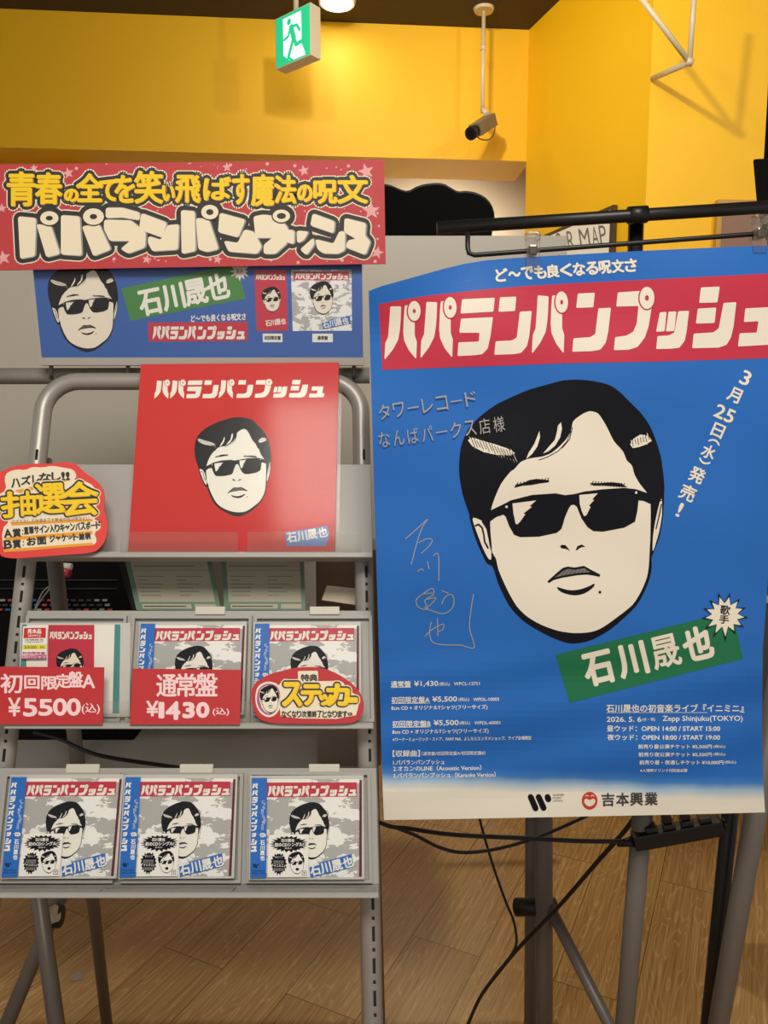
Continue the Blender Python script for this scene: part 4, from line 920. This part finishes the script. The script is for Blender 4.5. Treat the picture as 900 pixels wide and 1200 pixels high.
# low metal cabinet further right
c0 = at(885, 700, 1.95)
mcab = thing('metal_cabinet', (c0.x+.4, 2.1, 0), 'grey metal cabinet with bright steel edges beyond right edge of poster', 'cabinet')
M_CABF = mat('cabinet metal', (92, 88, 84), .4, .6); M_BRIGHT = mat('bright steel edge', (214, 210, 202), .2, .9)
wbox('body', (c0.x-.12, 1.93, .45), (c0.x+.9, 2.05, 1.42), M_CABF, mcab, .004)
for z in (1.23, 1.12, .98): wbox('steel_edge', (c0.x-.12, 1.915, z), (c0.x+.9, 1.9299, z+.02), M_BRIGHT, mcab, .002)
for x in (c0.x+.6, c0.x+.85): wbox('foot', (x, 1.96, 0), (x+.03, 2.0, .4499), M_CABF, mcab)

# ------------------------------------------------------------------ work table with black equipment behind the rack
tab = thing('work_table', (-.35, 1.42, 0), 'grey work table on splayed tube legs behind display rack', 'table')
wbox('table_top', (-.95, 1.24, .80), (-.02, 1.66, .822), M_STEEL, tab, .003)
for (a_, za_, b_, zb_) in (((47, 1062), 1.52, (66, 1200), 1.45), ((66, 1062), 1.66, (8, 1200), 1.60)):
    A_ = at(*a_, za_); B_ = at(*b_, zb_); d = B_-A_; up = A_ - d*((.80-A_.z)/(-d.z)) if d.z else A_
    up = A_ + d*((.80-A_.z)/d.z); ft = A_ + d*((0-A_.z)/d.z)
    tube('leg', [up, ft], .0155, M_DTUBE, tab)
for x, y in ((-.06, 1.6), (-.06, 1.3)): tube('leg', [Vector((x, y, .80)), Vector((x+.02, y, .45)), ] if False else [Vector((x, y, .80)), Vector((x, y, .795))], .016, M_DTUBE, tab)
tube('castor', [at(57, 1074, 1.62), at(72, 1074, 1.62)], .022, M_BLACK, tab); tube('castor_cap', [at(56, 1074, 1.60), at(66, 1070, 1.60)], .017, M_TAB, tab)
eq = thing('control_desk', (-.62, 1.50, .822), 'black control desk with rows of small coloured keys behind rack', 'equipment')
wbox('housing', (-1.0, 1.44, .8222), (-.49, 1.64, 1.27), M_BLACKM, eq, .004)
EQ = Plane((0, 1.438, 1.1), (1, 0, 0), (0, 0, 1)); R = random.Random(3)
kc = [mat('key blue', (50, 90, 150), .4), mat('key grey', (150, 150, 155), .4), mat('key red', (180, 60, 60), .4), mat('key dark', (50, 50, 56), .4)]
for r_ in range(3):
    for i in range(15):
        x, s = EQ.xs(-8+i*9.2+r_*3, 704+r_*5.5); slab('key', EQ, x, x+.009, s, s+.0035, .0, .004, R.choice(kc), eq)
for s in (680, 690): 
    x, q = EQ.xs(-40, s); slab('ridge', EQ, x, x+.29, q, q+.002, 0, .003, mat('dark ridge', (40, 37, 36), .4), eq)
plug = thing('plug_lead', at(76, 672, 1.42), 'thin grey lead with red and white plug hanging behind rack', 'lead')
tube('plug', [at(68, 668, 1.40), at(82, 672, 1.40)], .009, kc[2], plug); tube('plug_cap', [at(70, 663, 1.40), at(84, 664, 1.40)], .006, M_TAB, plug)
tube('wire', smooth_path([at(72, 670, 1.40), at(58, 690, 1.40), at(45, 708, 1.41), at(38, 722, 1.41)]), .0012, M_TUBE, plug, 8); tube('wire', smooth_path([at(76, 671, 1.40), at(62, 684, 1.40), at(50, 694, 1.41), at(40, 716, 1.41)]), .0012, M_TUBE, plug, 8)
# leaning information cards in clear sleeves, seen under the upper shelf
IC = Plane(RP.pt(0, 0, -.035), (1, 0, 0), RU); M_INFO = mat('info card beige', (176, 170, 150), .5); M_INFOG = mat('info card green', (96, 128, 104), .5)
def info(q, label):
    t = thing('information_card', IC.hit((q[2][0]+q[3][0])/2, q[2][1]), label, 'card', 'printed cards under the upper shelf')
    prism('card', q, IC, 0, .002, M_INFOG, t)
    a = Art(); x0, y0 = q[0]; x1, y1 = q[1]
    def P(u, v): 
        t_ = (q[0][0]*(1-u)+q[1][0]*u, q[0][1]); b_ = (q[3][0]*(1-u)+q[2][0]*u, q[3][1]); return (t_[0]*(1-v)+b_[0]*v, t_[1]*(1-v)+b_[1]*v)
    a.poly([P(.06, .02), P(.95, .02), P(.95, .84), P(.06, .84)], M_INFO, 1); a.poly([P(.08, .88), P(.66, .88), P(.66, .97), P(.08, .97)], M_INFO, 1); a.poly([P(.7, .88), P(.95, .88), P(.95, .97), P(.7, .97)], M_INFO, 1)
    R = random.Random(2); a.stroke([P(.06, .22), P(.95, .22)], .5, M_LIP, 2, False)
    for r_ in range(6):
        for u0 in (.1, .55):
            a.stroke([P(u0, .34+r_*.075), P(u0+R.uniform(.1, .32), .34+r_*.075)], .9, M_LIP, 2, False)
    a.stroke([P(.08, .14), P(.8, .14)], 1.2, M_LIP, 2, False); a.stroke([P(.1, .925), P(.6, .925)], 1.4, M_GREYINK, 2, False)
    a.build('print', IC.mapper(0), t)
    prism('clear_sleeve', [(q[0][0]-8, q[0][1]), (q[1][0]+2, q[1][1]), (q[2][0]+2, q[2][1]+3), (q[3][0]-4, q[3][1]+3)], IC, .004, .0006, M_SLEEVE, t)
info([(146, 655), (247, 655), (259, 715), (160, 715)], 'grey information card with green border, left of the pair below the red board')
info([(259, 655), (356, 655), (358, 715), (263, 715)], 'grey information card with green border, right of the pair below the red board')
pc = prism('paper_slip', [(383, 686), (421, 690), (418, 709), (377, 703)], IC, -.012, .001, M_PASTE); b_ = IC.hit(400, 706, -.012); pc.data.transform(Matrix.Translation(-b_)); pc.location = b_
tag(pc, 'small blank paper slip behind right end of upper CD row', 'paper')
bx = wbox('brown_box', (-.12, 1.33, .8222), (-.005, 1.46, 1.22), mat('dull brown board', (120, 104, 90), .6)); b_ = Vector((-.06, 1.4, .8222)); bx.data.transform(Matrix.Translation(-b_)); bx.location = b_
tag(bx, 'dull brown box on the work table behind right end of rack', 'box')
# ------------------------------------------------------------------ cables and power strip
def cable(px, label, r=.0032, name='black_cable'):
    P = smooth_path([at(*p) for p in px], 8); b_ = P[0].copy(); bm = bmesh.new(); add_tube(bm, [q-b_ for q in P], r, 10)
    o = finish(bm, name, M_RUBBER); o.location = b_; return tag(o, label, 'cable', 'black cables under the poster')
cable([(400, 940, 1.25), (450, 966, 1.2), (480, 971, 1.17), (530, 978, 1.14), (610, 982, 1.12), (680, 985.5, 1.12), (732, 986, 1.12)], 'black power cable running level from rack to power strip')
cable([(420, 955, 1.24), (455, 967, 1.22), (485, 978, 1.22), (515, 993, 1.22), (545, 999, 1.23), (590, 993, 1.24), (640, 977, 1.26), (690, 955, 1.28)], 'black cable sagging in a shallow loop below poster edge', .0028)
cable([(560, 950, 1.35), (566, 975, 1.36), (578, 1015, 1.38), (592, 1055, 1.40), (602, 1080, 1.42), (605, 1105, 1.42), (596, 1124, 1.44), (582, 1140, 1.46)], 'thin black cable dropping from behind poster to join thicker one', .0024)
g0 = at_z(548, 1205, .004); 
cable([(750, 945, 1.16), (735, 970, 1.18), (700, 1010, 1.24), (655, 1062, 1.36), (615, 1103, 1.44), (590, 1132, 1.50), (565, 1165, 1.57), (552, 1192, 1.62), (545, 1210, 1.66), (535, 1240, 1.72)], 'thick black cable slanting from power strip down to floor', .0036)
cable([(40, 858, 1.30), (70, 866, 1.28), (100, 880, 1.22), (130, 888, 1.2), (185, 896, 1.2), (250, 905, 1.22)], 'black cable crossing gap between the two CD rows', .0032)
e0 = at(742, 985, 1.12); e1 = at(846, 966, 1.10)
ex = (e1-e0).normalized(); PW = Plane(e0, ex, Vector((0, 0, 1)).cross(ex).cross(ex)*-1 if False else (Vector((0, 0, 1))-ex*ex.z))
psr = thing('power_strip', e0+ex*.06, 'black power strip with plugs strapped below poster to grey pole', 'power strip')
Ln = (e1-e0).length
slab('body', PW, 0, Ln, -.012, .011, -.012, .012, M_BLACK, psr, .003)
for i in range(4): slab('socket', PW, Ln*(.16+i*.2), Ln*(.16+i*.2)+.017, .0112, .019, -.010, .010, mat('socket black', (36, 36, 40), .4), psr, .002)
for i in (1, 2): slab('plug', PW, Ln*(.17+i*.2), Ln*(.17+i*.2)+.013, .0192, .040, -.008, .008, M_BLACK, psr, .003)
tube('cord_guard', [PW.pt(-.024, -.001), PW.pt(-.012, -.001), PW.pt(.0, -.001)], [.004, .006, .008], M_RUBBER, psr); tube('end_ring', [PW.pt(Ln, 0), PW.pt(Ln+.008, 0)], .007, M_BLACK, psr)
tube('strap', [PW.pt(Ln*.10, 0, -.014)+Vector((0, .012, .0)), PW.pt(Ln*.10, 0, -.010)], .004, M_BLACK, psr)

# ------------------------------------------------------------------ things at the back
STD = Plane((0, 2.30, 1.6), (1, 0, 0), (0, 0, 1)); zb_ = 0.0
bsh = [(430, 212), (455, 213), (468, 219), (478, 222), (490, 215), (505, 212), (520, 212), (530, 218), (537, 222), (548, 221), (562, 224), (573, 231), (580, 243), (581, 258), (577, 272), (575, 320), (572, 420), (420, 420), (400, 300), (405, 225)]
f = [STD.hit(x, y) for x, y in chaikin(bsh, 1)]
cen = Vector((sum(p.x for p in f)/len(f), 2.4, 0)); cov_ = thing('covered_display', cen, 'black draped shape against bright recess beyond the partition', 'covered stand')
bm = bmesh.new(); sc = [(0, .975), (.012, .995), (.03, 1.0), (.15, .985), (.2, .9)]
ctr = Vector((cen.x, 0, 1.68)); prev = None
for dy, k in sc:
    ringv = [bm.verts.new(Vector((ctr.x+(p.x-ctr.x)*k, p.y+dy, ctr.z+(p.z-ctr.z)*k))) for p in f]
    if prev:
        for i in range(len(ringv)): bm.faces.new((prev[i], prev[(i+1) % len(ringv)], ringv[(i+1) % len(ringv)], ringv[i]))
    else:
        for t in tessellate_polygon([[v.co for v in ringv]]): bm.faces.new([ringv[i] for i in t])
    prev = ringv
for t in tessellate_polygon([[v.co for v in prev]]): bm.faces.new([prev[i] for i in t])
bmesh.ops.recalc_face_normals(bm, faces=bm.faces); finish(bm, 'black_cloth', M_BLACKM, cov_)
zlow = min(p.z for p in f)
hx = at(632, 1000, 2.4/.94).x
tube('stand_pole', smooth_path([Vector((cen.x, 2.4, zlow+.05)), Vector((cen.x+.1, 2.4, 1.1)), Vector((hx-.01, 2.4, .8)), Vector((hx, 2.4, .5)), Vector((hx, 2.4, 0))]), .012, M_BLACK, cov_)

# floor map board on the corner wall
fm_t = thing('floor_map_board', W2.hit(690, 300, .01), 'framed white wall board lettered MAP on yellow wall', 'wall board')
M_FRAME = mat('dark board frame', (74, 58, 36), .4)
def wq(pl, px): return [pl.hit(x, y, .02) for x, y in px]
X0, S0 = W2.xs(628, 300, .02); X1, S1 = W2.xs(719, 242, .02)
top = W2.xs(716, 241, .02)[1]
slab('frame', W2, X0-.05, X1, S1-.55, top, .002, .022, M_FRAME, fm_t, .002)
slab('sheet', W2, X0-.04, X1-.018, S1-.54, top-.016, .0221, .024, mat('board white', (246, 240, 226), .4), fm_t)
a = Art()
for ch, x, y in zip('FLOOR MAP', (618, 629, 641, 655, 669, 0, 685, 697.5, 706.5), (291, 289, 287, 284, 282, 0, 279, 277, 275.5)):
    if ch != ' ': a.text(ch, rotq(x, y, 8 if ch not in 'M' else 12, 23, -8), M_LIP, 2)
a.build('lettering', W2.mapper(.024), fm_t)
# framed brown panel on the right wall
fr_t = thing('framed_panel', W3.hit(870, 290, .01), 'framed dull brown panel on yellow wall beside the speaker', 'picture frame')
X0, S0 = W3.xs(836, 330, .02); X1, S1 = W3.xs(1000, 236, .02)
slab('frame', W3, X0, X1, S1-.5, S1, .001, .025, mat('ochre frame', (186, 140, 52), .4), fr_t, .002)
slab('panel', W3, X0+.018, X1-.018, S1-.48, S1-.018, .0251, .027, mat('brown panel', (142, 104, 84), .5), fr_t)
# white tube bracket high on the right wall
M_WTUBE = mat('cream tube', (214, 196, 160), .35)
brk = thing('wall_bracket', W3.hit(790, 60, .02), 'cream tube bracket high on the right yellow wall', 'bracket')
k0 = W3.hit(765, 92, .01); k1 = at(808, 73, 2.45)
tube('tube_arm', [k1, k0], .0095, M_WTUBE, brk); tube('tube_arm', [at(744, -12, 2.40), k1], .0085, M_WTUBE, brk); tube('tube_arm', [at(816, -40, 2.40), k1], .0085, M_WTUBE, brk)
tube('elbow', [k1+Vector((-.01, 0, .004)), k1+Vector((.01, 0, -.002))], .012, M_WTUBE, brk)

# security camera
m0 = at_z(567, 10, HC); seccam = thing('security_camera', (m0.x, m0.y, HC), 'grey security camera hanging on a pole from dark ceiling', 'security camera')
zE = CAMZ + (m0.y/ray(564, 132).y)*ray(564, 132).z
M_CAMB = mat('camera grey', (120, 112, 98), .4, .2)
tube('ceiling_mount', [Vector((m0.x, m0.y, HC-.012)), Vector((m0.x, m0.y, HC))], [.040, .046], M_WTUBE, seccam, 24)
tube('pole', [Vector((m0.x, m0.y, HC-.01)), Vector((m0.x, m0.y, zE))], .0085, M_WTUBE, seccam)
tube('pole_collar', [Vector((m0.x, m0.y, HC-.17)), Vector((m0.x, m0.y, HC-.145))], .0115, M_WTUBE, seccam)
Zc = m0.y/ray(562, 150).y
b0 = at(575, 141, Zc-.01); b1 = at(557, 153, Zc-.10); dv = (b1-b0).normalized(); sx_ = dv.cross(Vector((0, 0, 1))).normalized(); up_ = sx_.cross(dv)
bm = bmesh.new(); add_box(bm, b0 - sx_*.03 - up_*.026, dv*(b1-b0).length, sx_*.06, up_*.052); bevel(bm, .004, 2); finish(bm, 'body', M_CAMB, seccam)
tube('lens', [b1, b1+dv*.022, b1+dv*.0221, b1+dv*.045], [.023, .023, .027, .027], M_BLACK, seccam, 20); tube('lens_glass', [b1+dv*.0452, b1+dv*.047], .018, mat('lens glass', (20, 20, 26), .1), seccam, 20)
tube('knuckle', [Vector((m0.x, m0.y, zE+.02)), b0+dv*.02+up_*.03], .011, M_WTUBE, seccam)
tube('lead', smooth_path([Vector((m0.x, m0.y, zE+.02)), at(577, 138, Zc), at(580, 152, Zc), at(574, 163, Zc), at(563, 163, Zc), at(556, 156, Zc-.03)]), .0028, M_CAMB, seccam, 8)

# emergency exit sign, lit
ang = math.radians(40); ec = at(343, 43, 3.02)
EXP = Plane(ec, (math.cos(ang), -math.sin(ang), 0), (0, 0, 1))
exs = thing('exit_sign', (ec.x, ec.y, HC), 'lit green and white emergency exit sign under the ceiling', 'exit sign')
hw, hh = .096, .091
slab('housing', EXP, -hw-.004, hw+.004, -hh-.004, hh+.004, -.055, 0.0, mat('ivory housing', (226, 214, 186), .4), exs, .002)
tube('hanger', [ec - EXP.n*.02 + Vector((0, 0, hh)), Vector((ec.x, ec.y, HC)) - EXP.n*.02], .010, M_WTUBE, exs)
M_EXG = mat('exit green light', (40, 190, 130), .4, emit=.75); M_EXW = mat('exit white light', (205, 248, 236), .4, emit=1.15)
def emp(u, v, o): return EXP.pt(-hw+2*hw*u, hh-2*hh*v, .0006+o)
a = Art(); a.poly(box4(0, 0, 1, 1), M_EXG, 0); a.poly([(.22, .06), (.76, .06), (.76, .70), (.80, .80), (.86, .92), (.86, .97), (.42, .97), (.22, .80)], M_EXW, 1); face = a.build('green_face', emp, exs)
a = Art(); a.poly(ell(.40, .17, .062, .068, 16), M_EXG, 2)
for P, wd in (([(.46, .30), (.50, .42), (.54, .55)], .13), ([(.44, .30), (.37, .46), (.25, .49)], .06), ([(.48, .29), (.63, .30), (.71, .43)], .06), ([(.54, .53), (.60, .69), (.82, .66)], .085), ([(.53, .53), (.46, .68), (.37, .88)], .085), ([(.40, .91), (.50, .99)], .06)): a.stroke(P, wd, M_EXG, 2)
a.build('running_figure', emp, face)

# bright ceiling lamp next to the exit sign
lp = at_z(395, -5, HC); lamp = thing('ceiling_lamp', lp, 'very bright round ceiling lamp right of exit sign', 'lamp')
bm = bmesh.new(); add_tube(bm, [lp+Vector((0, 0, -.03)), lp], [.075, .085], 28); finish(bm, 'rim', M_WTUBE, lamp)
bm = bmesh.new(); add_tube(bm, [lp+Vector((0, 0, -.036)), lp+Vector((0, 0, -.0305))], [.055, .066], 28); finish(bm, 'glowing_disc', mat('lamp glow', (255, 250, 238), .5, emit=30), lamp)
# small grey dot lying on the floor
fd = at_z(91, 1145, 0); dsk = tube('floor_disc', [Vector((0, 0, 0)), Vector((0, 0, .002))], .016, M_TUBE, None, 20); dsk.location = fd
tag(dsk, 'small round grey disc lying on the wooden floor under the rack', 'disc')
